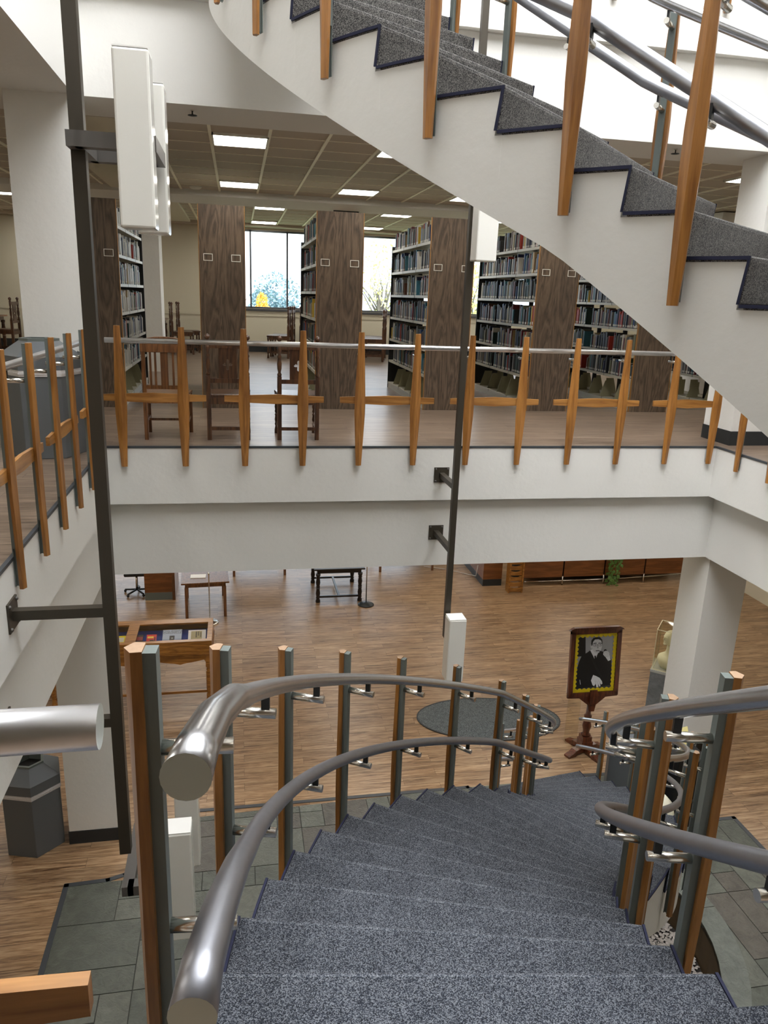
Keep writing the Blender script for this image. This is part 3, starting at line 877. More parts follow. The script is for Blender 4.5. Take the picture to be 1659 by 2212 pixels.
guard('railing around the far edge of the storey above', far, 'x', WY1, -1, U, (WX0 + .03, WX1 - .03), bars=farbars)

# ---------------------------------------------------------------- bronze lamp poles
def tub(mb, a, b, w=.035):
    a = Vector(a); b = Vector(b); x0, x1 = sorted((a.x, b.x)); y0, y1 = sorted((a.y, b.y)); z0, z1 = sorted((a.z, b.z))
    ex = [w if x1 - x0 < .001 else 0, w if y1 - y0 < .001 else 0, w if z1 - z0 < .001 else 0]
    mb.box(x0 - ex[0], y0 - ex[1], z0 - ex[2], x1 + ex[0], y1 + ex[1], z1 + ex[2])
def lantern(parent, x, y, z0, z1, w=.17, d=.17):
    o = MB().box(x - w / 2, y - d / 2, z0, x + w / 2, y + d / 2, z1).build('lantern', M['acrylic'], parent, bevel=.012)
    cp = MB().box(x - w / 2 + .004, y - d / 2 + .004, z1 + .0005, x + w / 2 - .004, y + d / 2 - .004, z1 + .006).build('lid', M['white'], o)
    return o
t = thing('pole_light', 'tall bronze square pole at left carrying white box lanterns at top and bottom', 'light fixture', (0, 0, 0))
px, py = -.775, 4.43
mb = MB(); tub(mb, (px, py, CH - 3.57), (px, py, ROOF)); mb.build('pole', M['bronze'], t)
for zc in (CH - 1.86, CH - 2.6):
    mb = MB(); tub(mb, (WX0 if zc > 4.1 else WX0 - .1, py, zc), (px - .035, py, zc), .03)
    xx = WX0 if zc > 4.1 else WX0 - .1
    mb.box(xx, py - .09, zc - .09, xx + .012, py + .09, zc + .09)
    o = mb.build('wall_arm', M['bronze'], t)
    b2 = MB()
    for dy in (-.07, .07):
        for dz in (-.07, .07): b2.ball((xx + .014, py + dy, zc + dz), .012, 8)
    b2.build('bolt', M['bronze_top'], o)
def ring_frame(zc, x0, x1, y0, y1):
    mb = MB()
    tub(mb, (x0, y0, zc), (x1, y0, zc), .037); tub(mb, (x0, y1, zc), (x1, y1, zc), .037)
    tub(mb, (x0, y0 - .037, zc), (x0, y1 + .037, zc), .037); tub(mb, (x1, y0 - .037, zc), (x1, y1 + .037, zc), .037)
    return mb
ring_frame(CH + .70, px - .0, -.42, 4.33, 4.78).build('ring_frame', M['bronze_top'], t)
ring_frame(CH - 3.86, px - .0, -.45, 4.42, 5.0).build('ring_frame', M['bronze_top'], t)
lantern(t, -.475, 4.26, CH + .29, CH + 1.09)
lantern(t, -.465, 4.93, CH + .31, CH + 1.10)
lantern(t, -.42, 4.30, CH - 4.15, CH - 3.32, .16, .16)
lantern(t, -.42, 4.98, CH - 4.15, CH - 3.32, .17, .17)
t = thing('pole_light', 'slim bronze pole standing off the far beam with white box lanterns', 'light fixture', (0, 0, 0))
px, py = 2.205, 7.4
mb = MB(); tub(mb, (px, py, CH - 3.57), (px, py, ROOF), .03); mb.build('pole', M['bronze'], t)
for zc, yy in ((CH - 1.87, WY1), (CH - 2.57, WY1 + .1)):
    mb = MB(); tub(mb, (px, py + .03, zc), (px, yy, zc), .028); mb.box(px - .085, yy - .012, zc - .085, px + .085, yy, zc + .085)
    o = mb.build('wall_arm', M['bronze'], t)
    b2 = MB()
    for dx in (-.068, .068):
        for dz in (-.068, .068): b2.ball((px + dx, yy - .014, zc + dz), .011, 8)
    b2.build('bolt', M['bronze_top'], o)
lantern(t, 2.29, 7.24, CH + .36, CH + 1.16, .2, .2)
lantern(t, 2.26, 7.24, CH - 4.0, CH - 3.27, .19, .19)
# ---------------------------------------------------------------- bookcases and books
LV = [.49, .86, 1.23, 1.60, 1.97, 2.33]
BK0, BAY, NB = 10.76, .93, 3
UNITS = [(-2.11, -1.48, 'first bookcase at left, behind the white lanterns'), (-.48, .12, 'second bookcase from the left, behind the slat-back chair'),
         (1.06, 1.70, 'third bookcase from the left, between the two windows'), (2.63, 3.27, 'fourth bookcase from the left, behind the slim bronze pole'),
         (4.22, 4.85, 'fifth bookcase from the left, its top cut by the stair'), (5.87, 6.50, 'sixth bookcase from the left, mostly under the stair'),
         (7.47, 8.10, 'seventh bookcase at far right, only its foot showing')]
ordn = ['first', 'second', 'third', 'fourth', 'fifth', 'sixth', 'seventh']
def bookcase(x0, x1, lab):
    t = thing('bookcase', 'dark wood-ended steel library %s' % lab.replace(' bookcase', ' bookcase', 1) if False else 'tall dark-ended %s' % lab, 'bookcase', (x0, 10.72, B), 0, 'library bookcases behind the balcony railing')
    w = x1 - x0; Lg = BAY * NB
    p = MB(); p.box(0.008, 0, 0, w - .008, .028, 2.63); o = p.build('end_panel', M['end_panel'], t)
    e = MB(); e.box(0, -.002, 0, .008, .03, 2.63); e.box(w - .008, -.002, 0, w, .03, 2.63); e.build('edge_banding', M['panel_edge'], o)
    for cx in (.12, w - .12):
        h = MB(); z = 1.98
        for (a, b, c, d) in ((-.06, -.045, .06, -.037), (-.06, .037, .06, .045), (-.06, -.045, -.052, .045), (.052, -.045, .06, .045)):
            h.box(cx + a, -.008, z + b, cx + c, -.001, z + d)
        h.build('label_holder', M['lamp_frame'], o)
    u = MB()
    for i in range(NB + 1):
        y = .05 + i * BAY; u.box(w / 2 - .03, y - .02, 0, w / 2 + .03, y + .02, 2.36)
    u.build('upright', M['shelf_dark'], t)
    MB().box(.02, .04 + Lg, 0, w - .02, .06 + Lg, 2.40).build('rear_panel', M['shelf_dark'], t)
    for j, z in enumerate([.1] + LV):
        for s in (0, 1):
            a, b = (.03, w / 2 - .035) if s == 0 else (w / 2 + .035, w - .03)
            sh = MB(); sh.box(a, .04, z - .028, b, .04 + Lg, z)
            ex = a if s == 0 else b
            sh.box(ex - .004, .04, z - .034, ex + .004, .04 + Lg, z + .004)
            for i in range(1, NB): sh.box(ex - .006, .05 + i * BAY - .004, z - .035, ex + .006, .05 + i * BAY + .004, z + .006, 1)
            if j == 0: sh.box(a, .04, 0, b, .04 + Lg, z - .028)
            sh.build('shelf', [M['shelf_metal'], M['shelf_dark']], t)
    for s in (0, 1):
        for i in range(NB):
            for dy in (.12, .55):
                y = .06 + i * BAY + dy; a, b = (.05, w / 2 - .05) if s == 0 else (w / 2 + .05, w - .05)
                be = MB(); sgn = 1 if s == 0 else -1
                ex, inn = (a, b) if s == 0 else (b, a)
                be.extrude([(ex, 0), (inn, 0), (inn, .26), (ex + sgn * .08, .26)], ((1, 0, 0), (0, 0, 1)), (0, y, .1), (0, 1, 0), .004)
                be.build('bookend', M['bookend'], t)
    return t
for x0, x1, lab in UNITS: bookcase(x0, x1, lab)
# the books
CLR = [('black', (30, 31, 34)), ('dark green', (34, 58, 50)), ('navy', (34, 42, 74)), ('dark red', (104, 34, 38)), ('grey', (122, 122, 118)), ('olive', (112, 112, 84)),
       ('brown', (92, 58, 40)), ('teal', (52, 106, 122)), ('white', (205, 202, 194)), ('tan', (168, 148, 108)), ('blue', (48, 78, 128)), ('red', (160, 52, 40)), ('yellow', (190, 158, 50)), ('charcoal', (52, 54, 58))]
WTS = [18, 10, 9, 6, 9, 7, 5, 5, 9, 4, 4, 3, 1, 10]
BM = [plain('cover_' + n.replace(' ', '_'), srgb(*c), .45) for n, c in CLR]
M['pages'] = plain('paper_pages', srgb(214, 206, 184), .8)
M['spine_label'] = plain('spine_label', srgb(228, 226, 218), .6)
def book_geo(mb, o, w, d, h, sgn, m0, m1, m2):
    """o: spine-side lower corner; spine faces -X for sgn=1"""
    x, y, z = o
    a, b = (x, x + d) if sgn > 0 else (x - d, x)
    mb.box(a, y, z, b, y + w, z + h, m0)
    mb.box(a + .006, y + w * .12, z + h, b - .006, y + w * .88, z + h + .0012, m1)
    e = x - sgn * .0012
    mb.box(min(e, x), y + w * .2, z + .015, max(e, x), y + w * .8, z + .045, m2)
bmesh_book = {}
for ci in range(len(CLR)):
    for sgn in (1, -1):
        mb = MB(); book_geo(mb, (0, 0, 0), 1, 1, 1, sgn, 0, 1, 2)
        me = bpy.data.meshes.new('book'); 
        # unit book with thin label, scaled per copy
        mb2 = MB(); a, b = (0, 1) if sgn > 0 else (-1, 0)
        mb2.box(a, 0, 0, b, 1, 1, 0); mb2.box(a + .04, .12, 1, b - .04, .88, 1.006, 1)
        e = -sgn * .006; mb2.box(min(e, 0), .2, .06, max(e, 0), .8, .2, 2)
        me.from_pydata(mb2.v, [], mb2.f); me.materials.append(BM[ci]); me.materials.append(M['pages']); me.materials.append(M['spine_label'])
        me.polygons.foreach_set('material_index', mb2.m); me.update()
        bmesh_book[(ci, sgn)] = me
rb = random.Random(21)
mass = MB()
rowname = {5: 'top', 4: 'second', 3: 'third', 2: 'fourth', 1: 'fifth', 0: 'lowest'}
faces = [(0, -1), (2, 1), (3, 1), (4, 1), (5, 1), (6, 1), (1, -1)]
nbook = 0
for ui, sgn in faces:
    x0, x1, lab = UNITS[ui]
    ex = x0 + .045 if sgn > 0 else x1 - .045
    for r, z in enumerate(LV):
        y = BK0 + .02; yend = BK0 + BAY * NB - .08; cnt = 0
        if ui == 6 and r > 2: pass
        while y < yend:
            bayi = int((y - BK0) / BAY)
            nxt = BK0 + BAY * (bayi + 1) - .04
            w = rb.choice([.022, .028, .034, .04, .05, .03, .026]); h = rb.uniform(.19, .3); d = rb.uniform(.15, .2)
            if y + w > nxt or (y > nxt - .22 and rb.random() < .12):
                y = nxt + .06; continue
            ci = rb.choices(range(len(CLR)), WTS)[0]
            if ui == 0 and rb.random() < .45: ci = 8
            dep = rb.uniform(0, .02)
            if cnt < 8 and ui != 1:
                w = rb.choice([.034, .042, .05, .036, .06])
                o = bpy.data.objects.new('book', bmesh_book[(ci, sgn)]); COL.objects.link(o)
                o.location = (ex + sgn * dep, y, B + z + .0005); o.scale = (d, w, h)
                o['label'] = '%s book %s from the wood end, %s shelf, %s bookcase from the left' % (CLR[ci][0], ['nearest', 'second', 'third', 'fourth', 'fifth', 'sixth', 'seventh', 'eighth'][cnt], rowname[r], ordn[ui])
                o['category'] = 'book'; o['group'] = 'library books on the steel shelves'
                nbook += 1
            else:
                book_geo(mass, (ex + sgn * dep, y, B + z + .0005), w, d, h, sgn, ci, len(CLR), len(CLR) + 1)
            y += w + .0012; cnt += 1
tag(mass.build('books', BM + [M['pages'], M['spine_label']]), 'rows of library books filling the shelves further back from the wood ends', 'books', kind='stuff')

# ---------------------------------------------------------------- chairs
def seat_mb(w0, w1, d, z, th=.03):
    mb = MB(); mb.prism([(-w0 / 2, 0), (w0 / 2, 0), (w1 / 2, d), (-w1 / 2, d)], z - th, z)
    return mb
def turned(mb, x, y, z0, z1, r, n=12, beads=3):
    prof = [(r, 0), (r, .04)]
    H = z1 - z0
    for i in range(beads):
        a = .08 + (H - .16) * i / beads; b = .08 + (H - .16) * (i + 1) / beads; m = (a + b) / 2
        prof += [(r * .62, a), (r * .95, a + .02), (r * .7, a + .04), (r * .98, m), (r * .7, b - .03), (r * .95, b - .015), (r * .62, b)]
    prof += [(r, H - .05), (r, H)]
    mb.lathe(prof, (x, y, z0), n)
def slat_chair(loc, rz, label, cushion=False):
    t = thing('slat_back_chair', label, 'chair', loc, rz)
    W = M['chair_wood2']
    w0, w1, d, z = .44, .50, .5, .48
    (MB().box(-.215, .05, z, .215, .47, z + .05) if cushion else MB().box(0, 0, 0, 0, 0, 0)) if False else None
    seat_mb(w0, w1, d, z, .032).build('seat', W, t, bevel=.006)
    if cushion: MB().box(-.2, .05, z, .2, .46, z + .045).build('cushion', M['black'], t, bevel=.015)
    for s in (-1, 1):
        MB().extrude([(-.02, 0), (.02, 0), (.022, .5), (.018, 1.02), (-.018, 1.02), (-.022, .5)], ((1, 0, 0), (0, -.0, 1)), (s * .21, -.005, 0), (0, 1, 0), .034).build('rear_leg', W, t)
        MB().box(s * .225 - .02, .46, 0, s * .225 + .02, .5, z - .032).build('front_leg', W, t)
        MB().box(s * .218 - .01, .03, .17, s * .218 + .01, .47, .2).build('stretcher', W, t)
        MB().box(s * .218 - .01, .03, z - .09, s * .218 + .01, .47, z - .032).build('seat_rail', W, t)
    MB().box(-.2, .24, .17, .2, .26, .195).build('stretcher', W, t)
    MB().box(-.2, 0, z - .09, .2, .02, z - .032).build('seat_rail', W, t)
    top = [(-.235, .92), (.235, .92), (.235, 1.03), (.18, 1.062), (.09, 1.078), (0, 1.082), (-.09, 1.078), (-.18, 1.062), (-.235, 1.03)]
    MB().extrude(top, ((1, 0, 0), (0, 0, 1)), (0, -.008, 0), (0, 1, 0), .028).build('top_rail', W, t, bevel=.004)
    MB().box(-.2, .0, z + .06, .2, .02, z + .1).build('lower_back_rail', W, t)
    for x, h in ((-.14, .011), (-.09, .011), (0, .038), (.09, .011), (.14, .011)):
        MB().box(x - h, .002, z + .09, x + h, .016, .94).build('back_slat', W, t)
    return t
def gothic_chair(loc, rz, label, group=None):
    t = thing('gothic_chair', label, 'chair', loc, rz, group)
    W = M['chair_wood']; z = .47
    seat = seat_mb(.4, .46, .45, z, .03); seat.build('seat', W, t, bevel=.008)
    for s in (-1, 1):
        mb = MB(); mb.box(s * .195 - .022, -.022, 0, s * .195 + .022, .022, .66)
        prof = [(.02, .66), (.024, .68), (.014, .7), (.022, .74), (.024, .79), (.016, .84), (.023, .86), (.014, .88), (.02, .92), (.02, .99)]
        mb.lathe(prof, (s * .195, 0, 0), 10)
        o = mb.build('rear_post', W, t)
        f = MB(); f.lathe([(.016, 0), (.024, .008), (.012, .02), (.018, .026), (.03, .045), (.026, .065), (.01, .078), (.002, .084)], (s * .195, 0, .99), 12)
        f.build('finial', W, o)
        mb = MB(); turned(mb, s * .205, .42, 0, z - .03, .022, 10, 2); mb.build('front_leg', W, t)
        MB().box(s * .2 - .01, .02, .1, s * .2 + .01, .42, .13).build('stretcher', W, t)
        MB().box(s * .2 - .01, .02, z - .09, s * .2 + .01, .42, z - .03).build('seat_rail', W, t)
    MB().box(-.19, -.01, .1, .19, .01, .135).build('stretcher', W, t)
    MB().box(-.19, -.012, z - .1, .19, .012, z - .03).build('seat_rail', W, t)
    MB().box(-.19, -.012, .585, .19, .012, .63).build('lower_back_rail', W, t)
    MB().box(-.19, -.014, .93, .19, .014, .985).build('top_rail', W, t)
    sp = MB(); nxs, nzs = 26, 42; wx, z0, z1 = .09, .63, .93
    def hole(x, zz):
        x = abs(x); zz = abs(zz - .77)
        if x + zz < .028: return True
        return (x - .026) ** 2 + zz ** 2 < .015 ** 2 or x ** 2 + (zz - .032) ** 2 < .016 ** 2 or (x < .008 and zz < .056) or (zz < .006 and x < .046)
    for i in range(nxs):
        for j in range(nzs):
            a, b = -wx + 2 * wx * i / nxs, -wx + 2 * wx * (i + 1) / nxs; c, d = z0 + (z1 - z0) * j / nzs, z0 + (z1 - z0) * (j + 1) / nzs
            if hole((a + b) / 2, (c + d) / 2): continue
            sp.add([(a, -.007, c), (b, -.007, c), (b, -.007, d), (a, -.007, d), (a, .007, c), (b, .007, c), (b, .007, d), (a, .007, d)],
                   [(0, 1, 2, 3), (7, 6, 5, 4)] + [f for f, q in (((0, 3, 7, 4), (i - 1, j)), ((1, 5, 6, 2), (i + 1, j)), ((0, 4, 5, 1), (i, j - 1)), ((3, 2, 6, 7), (i, j + 1)))
                    if not (0 <= q[0] < nxs and 0 <= q[1] < nzs) or hole(-wx + 2 * wx * (q[0] + .5) / nxs, z0 + (z1 - z0) * (q[1] + .5) / nzs)])
    sp.build('pierced_splat', W, t)
    return t
slat_chair((-.755, 8.33, B), 0, 'red-brown slat-back wooden chair behind the far railing at left')
slat_chair((-2.35, 4.35, B), rad(-90), 'wooden chair with a black cushion cut by the left frame edge', True)
g0 = gothic_chair((-.105, 8.34, B), 0, 'dark carved chair with cross cut-out, beside the slat-back chair')
g0.scale = (1.05, 1.05, 1.05)
copy_thing(g0, (.645, 8.34, B), 0, 'dark carved chair with cross cut-out, bright floor showing through its back', None, 1.05)
far_ch = [((-1.62, 20.2), -80, 'dark carved chair by the back wall, right of the pale column, nearer one'), ((-1.5, 20.85), -80, 'dark carved chair by the back wall, right of the pale column, further one'),
          ((1.28, 19.6), 80, 'first carved chair at the table under the left window'), ((1.42, 20.15), 80, 'second carved chair at the table under the left window'), ((1.8, 19.9), 200, 'third carved chair at the table under the left window, half behind bookcase'),
          ((3.6, 19.2), 80, 'nearest carved chair in the row under the second window'), ((3.74, 19.85), 80, 'second carved chair in the row under the second window'), ((3.9, 20.5), 80, 'third carved chair in the row under the second window'),
          ((-5.3, 18.6), 85, 'left of two tall carved chairs at the table beyond the column'), ((-5.0, 19.2), 85, 'right of two tall carved chairs at the table beyond the column')]
for (x, y), a, lab in far_ch: copy_thing(g0, (x, y, B), rad(a), lab, 'carved chairs at the reading tables', 1.18)
def reading_table(loc, w, d, h, label, m, leg_m=None, carved=False, rz=0, stretch=True, group=None):
    t = thing('reading_table', label, 'table', loc, rz, group)
    MB().box(-w / 2, -d / 2, h - .035, w / 2, d / 2, h).build('table_top', m, t, bevel=.006)
    MB().box(-w / 2 + .07, -d / 2 + .07, h - .12, w / 2 - .07, d / 2 - .07, h - .035).build('apron', leg_m or m, t)
    for sx in (-1, 1):
        for sy in (-1, 1):
            mb = MB(); x, y = sx * (w / 2 - .09), sy * (d / 2 - .09)
            if carved: turned(mb, x, y, 0, h - .12, .05, 12, 2)
            else: mb.box(x - .028, y - .028, 0, x + .028, y + .028, h - .12)
            mb.build('leg', leg_m or m, t)
    if stretch:
        for sy in (-1, 1):
            y = sy * (d / 2 - .09); MB().box(-w / 2 + .09, y - .02, .1, w / 2 - .09, y + .02, .14).build('stretcher', leg_m or m, t)
        MB().box(-.02, -d / 2 + .11, .1, .02, d / 2 - .11, .14).build('stretcher', leg_m or m, t)
    return t
M['top_wood'] = wood('table_top_wood', srgb(120, 82, 50), srgb(164, 122, 84), 'X', 1, .3, .4, .1, 2, .2)
reading_table((-6.1, 19.0, B), 1.4, 2.2, .84, 'carved oak library table at far left beyond the white column', M['top_wood'], M['chair_wood'], True, 0, False)
reading_table((-2.35, 20.5, B), 1.2, 1.3, .84, 'reading table by the back wall right of the pale column', M['top_wood'], M['chair_wood'], True, 0, False)
reading_table((2.2, 20.3, B), 1.0, 1.4, .84, 'reading table under the left window', M['top_wood'], M['chair_wood'], True, 0, False)
reading_table((4.7, 20.0, B), 1.0, 1.5, .84, 'reading table under the second window', M['top_wood'], M['chair_wood'], True, 0, False)
reading_table((-.73, 15.03, 0), .93, 1.28, .77, 'small reddish wooden table on the ground floor beside the service desk', M['chair_wood2'], None, False, rad(3), False)
reading_table((2.05, 15.6, 0), 1.08, 1.32, .77, 'black-stained ground floor table with H-shaped stretcher', M['black_wood'], None, True, 0)
reading_table((.42, 17.4, 0), 1.34, 1.5, .77, 'ground floor table whose front feet just show under the beam', M['chair_wood2'], None, False, 0, False)
reading_table((3.9, 17.4, 0), 1.46, 1.5, .77, 'ground floor table with one foot showing right of the black table', M['chair_wood2'], None, False, 0, False)
reading_table((-3.45, 11.9, 0), 1.1, .8, .48, 'low wooden bench table behind the lower left column', M['chair_wood2'], None, False, 0, False)
t = thing('papers', 'white sheets lying on the small reddish table', 'paper', (-.85, 14.75, .772)); MB().box(-.15, -.1, 0, .15, .1, .006).build('sheet', M['white'], t)

# ---------------------------------------------------------------- hexagonal bins
def hex_bin(loc, rz, label):
    t = thing('hexagonal_bin', label, 'rubbish bin', loc, rz)
    def hx(r, n=6): return [(r * cos(2 * pi * i / 6), r * sin(2 * pi * i / 6)) for i in range(6)]
    MB().prism(hx(.345), 0, .76).build('body', M['bin'], t, bevel=.006)
    b = MB()
    for i, (r, z0, z1) in enumerate(((.352, .755, .775), (.358, .775, .79), (.352, .79, .812))):
        b.prism([(x * (1 + .01 * ((i + j) % 2)), y * (1 + .01 * ((i + j) % 2))) for j, (x, y) in enumerate(hx(r))], z0, z1)
    b.build('liner', M['bag'], t)
    l = MB(); l.prism(hx(.355), .81, .93)
    vs = [(x, y, .93) for x, y in hx(.355)] + [(x, y, 1.06) for x, y in hx(.17)]
    l.add(vs, [(i, (i + 1) % 6, 6 + (i + 1) % 6, 6 + i) for i in range(6)])
    o = l.build('lid', M['bin'], t)
    rr = MB(); vs = []
    for r, z in ((.175, 1.05), (.175, 1.08), (.145, 1.08), (.145, 1.0)): vs += [(x, y, z) for x, y in hx(r)]
    for k in range(3): rr.add(vs, [(6 * k + i, 6 * k + (i + 1) % 6, 6 * k + 6 + (i + 1) % 6, 6 * k + 6 + i) for i in range(6)])
    rr.build('rim', M['steel_paint'], o)
    MB().prism(hx(.15), .98, 1.0).build('opening', M['bin_dark'], o)
    return t
hb = hex_bin((-2.42, 8.16, 0), rad(-16.4), 'grey hexagonal bin with white liner on the ground floor by the column')
copy_thing(hb, (-1.80, 7.64, B), rad(10), 'grey hexagonal bin with white liner on the balcony behind the left railing')
copy_thing(hb, (5.02, 7.95, 0), rad(5), 'grey hexagonal bin at the foot of the stair behind the right railing')

# ---------------------------------------------------------------- rug, display case, easel, bust
t = MB(); n = 48; er = rad(-8)
def ell(a, b): return [(a * cos(2 * pi * i / n), b * sin(2 * pi * i / n)) for i in range(n)]
rug = thing('oval_rug', 'charcoal oval rug on the wood floor at the foot of the staircase', 'rug', (3.78, 10.06, 0), er)
MB().prism(ell(1.12, .61), 0, .012).build('pile', M['rug'], rug)
t = MB(); a, b = ell(1.135, .625), ell(1.112, .602)
for i in range(n):
    j = (i + 1) % n; t.prism([a[i], a[j], b[j], b[i]], 0, .014)
t.build('edging', M['black_base'], rug)

DC = thing('display_case', 'golden oak glass-topped display case on turned legs, left of the stair', 'display case', (-1.66, 10.9, 0))
W2 = 1.2; D2 = .86
for sx in (-1, 1):
    for yy in (.05, D2 - .05):
        mb = MB(); x = sx * (W2 - .06)
        mb.box(x - .038, yy - .038, .72, x + .038, yy + .038, .95)
        mb.lathe([(.03, 0), (.038, .02), (.04, .1), (.04, .24), (.026, .26), (.038, .275), (.026, .29), (.038, .32), (.04, .55), (.04, .62), (.024, .64), (.038, .66), (.024, .68), (.038, .7), (.038, .72)], (x, yy, 0), 10)
        mb.build('leg', M['oak'], DC)
ap = [(-W2 + .1, .95), (-W2 + .1, .80)]
for i in range(25):
    u = i / 24; ap.append((-W2 + .12 + (2 * W2 - .24) * u, .84 - .05 * abs(sin(u * pi * 3)) - (.02 if i % 8 == 4 else 0)))
ap += [(W2 - .1, .80), (W2 - .1, .95)]
MB().extrude(ap, ((1, 0, 0), (0, 0, 1)), (0, .02, 0), (0, 1, 0), .022).build('apron', M['oak'], DC)
MB().box(-W2 + .06, .035, .27, W2 - .06, .06, .31).build('stretcher', M['oak'], DC)
mb = MB(); mb.box(-W2 - .02, -.02, .95, W2 + .02, D2 + .02, .985); mb.box(-W2, 0, .985, W2, .03, 1.14); mb.box(-W2, D2 - .03, .985, W2, D2, 1.14)
mb.box(-W2, .03, .985, -W2 + .03, D2 - .03, 1.14); mb.box(W2 - .03, .03, .985, W2, D2 - .03, 1.14)
mb.build('case_body', M['oak'], DC)
fr = MB()
fr.box(-W2, -.005, 1.14, W2, .075, 1.165); fr.box(-W2, D2 - .16, 1.14, W2, D2, 1.165)
for x in (-W2, -.0 - .09, W2 - .075): fr.box(x, .075, 1.14, x + (.075 if abs(x) > .5 else .16), D2 - .16, 1.165)
o = fr.build('lid_frame', M['oak'], DC)
MB().box(-W2 + .07, .07, 1.15, W2 - .07, D2 - .15, 1.155).build('glass', M['glass'], o)
MB().box(-W2 + .03, .03, .986, W2 - .03, D2 - .03, .995).build('blue_lining', plain('blue_felt', srgb(38, 66, 140), .8), DC)
def flat_item(name, x, w, label, bg, shapes, l=.27, y=.22, cat='booklet', text=None):
    """a printed item propped up inside the display case; shapes: (u0,v0,u1,v1,colour)"""
    t = thing(name, label, cat, (-1.72 + x, 10.9 + y, .998))
    an = rad(19); Uv, Wv, Nn = (1, 0, 0), (0, cos(an), sin(an)), (0, -sin(an), cos(an))
    mb = MB(); mats = [plain('print', srgb(*bg), .5)]
    mb.extrude([(-w / 2, 0), (w / 2, 0), (w / 2, l), (-w / 2, l)], (Uv, Wv), (0, 0, 0), Nn, .004, 0)
    for (u0, v0, u1, v1, c) in shapes:
        mats.append(plain('print', srgb(*c), .5)); k = len(mats) - 1
        o = (0, -sin(an) * .004, cos(an) * .004)
        mb.extrude([(w * (u0 - .5), l * v0), (w * (u1 - .5), l * v0), (w * (u1 - .5), l * v1), (w * (u0 - .5), l * v1)], (Uv, Wv), o, Nn, .0008 * k, k)
    cv = mb.build('cover', mats, t)
    if text:
        cu = bpy.data.curves.new('title_lettering', 'FONT'); cu.body = text; cu.size = w * .17; cu.extrude = .0008; cu.align_x = 'CENTER'; cu.space_line = .8
        cu.materials.append(M['win_frame'])
        tmp = bpy.data.objects.new('title_curve', cu); COL.objects.link(tmp); bpy.context.view_layer.update()
        tm = bpy.data.meshes.new_from_object(tmp.evaluated_get(bpy.context.evaluated_depsgraph_get())); bpy.data.objects.remove(tmp)
        if not tm.materials: tm.materials.append(M['win_frame'])
        to = bpy.data.objects.new('title_lettering', tm); COL.objects.link(to); to.parent = cv
        to.rotation_euler = (an, 0, 0); to.location = Vector(Wv) * (l * .86) + Vector(Nn) * .006
    return t
flat_item('booklet', -.25 + .38, .15, 'black and red book standing at left in the display case', (28, 26, 30), [(.3, .55, .95, .85, (150, 40, 44)), (0, .02, 1, .28, (206, 204, 180)), (.08, .62, .26, .88, (220, 220, 216))])
flat_item('booklet', .33, .15, 'red book with black figure in the display case', (204, 34, 30), [(.1, .7, .7, .85, (236, 200, 60)), (.35, .2, .75, .55, (24, 20, 20)), (.1, 0, .8, .12, (235, 230, 220)), (.78, .2, .9, .75, (30, 24, 22))])
flat_item('poster', .64, .29, 'grey-blue poster with small black square in the display case', (176, 188, 206), [(0, .1, 1, .3, (120, 140, 168)), (0, .3, 1, .42, (148, 164, 188)), (.37, .34, .63, .62, (34, 38, 42)), (.46, .42, .56, .5, (150, 152, 148)), (.3, 0, .6, .05, (235, 235, 235))], .36, cat='poster', text='CIVIL RIGHTS\nCHRONICLE')
flat_item('poster', 1.02, .27, 'white sheet with tan newspaper picture at the right in the display case', (228, 226, 222), [(.16, .36, .78, .92, (176, 164, 120)), (.42, .48, .5, .88, (90, 84, 62)), (.55, .6, .62, .88, (90, 84, 62)), (.68, .5, .75, .84, (90, 84, 62)), (.2, .0, .7, .25, (190, 190, 188))], .33, cat='poster')
flat_item('booklet', -.16, .2, 'yellow book left of the centre bar in the display case', (232, 216, 30), [(.2, .5, .9, .85, (214, 212, 200)), (.5, .3, .9, .42, (30, 30, 30)), (.5, .1, .9, .2, (30, 30, 30))])
flat_item('booklet', -.72, .2, 'blue-grey booklet in the hidden left half of the display case', (120, 130, 150), [(.2, .5, .8, .85, (220, 220, 214))])

def stanchion(loc, label, m, h=1.0):
    t = thing('stanchion', label, 'stanchion', loc)
    MB().lathe([(.17, 0), (.17, .015), (.14, .03), (.05, .045), (.02, .06)], (0, 0, 0), 28).build('base', m, t)
    MB().lathe([(.012, .06), (.012, h), (.02, h + .01), (.02, h + .04), (.004, h + .06)], (0, 0, 0), 12).build('pole', M['chrome'], t)
stanchion((2.6, 14.78, 0), 'slim metal stanchion on a black disc base beside the black table', M['black_metal'])
stanchion((-.62, 14.2, 0), 'chrome stanchion with shiny disc base behind the display case', M['chrome'])

E_ = thing('portrait_easel', 'carved mahogany easel stand holding a framed portrait beside the rug', 'easel', (4.9, 9.02, 0))
W = M['mahogany']
for a in (rad(20), rad(110)):
    mb = MB(); ca, sa = cos(a), sin(a)
    poly = [(-.34, 0), (-.2, 0), (-.16, .03), (.16, .03), (.2, 0), (.34, 0), (.34, .03), (.25, .055), (.2, .09), (.1, .1), (.09, .14), (-.09, .14), (-.1, .1), (-.2, .09), (-.25, .055), (-.34, .03)]
    mb.extrude(poly, ((ca, sa, 0), (0, 0, 1)), (sa * .05, -ca * .05, 0), (-sa, ca, 0), .1)
    mb.build('foot', W, E_)
mb = MB(); mb.box(-.085, -.085, .1, .085, .085, .2); mb.box(-.07, -.07, .2, .07, .07, .27)
mb.lathe([(.05, .27), (.07, .29), (.045, .31), (.05, .36), (.066, .43), (.05, .5), (.038, .55), (.055, .57), (.055, .6), (.035, .62), (.03, .8)], (0, 0, 0), 16)
mb.build('turned_column', W, E_)
tl_ = rad(6)
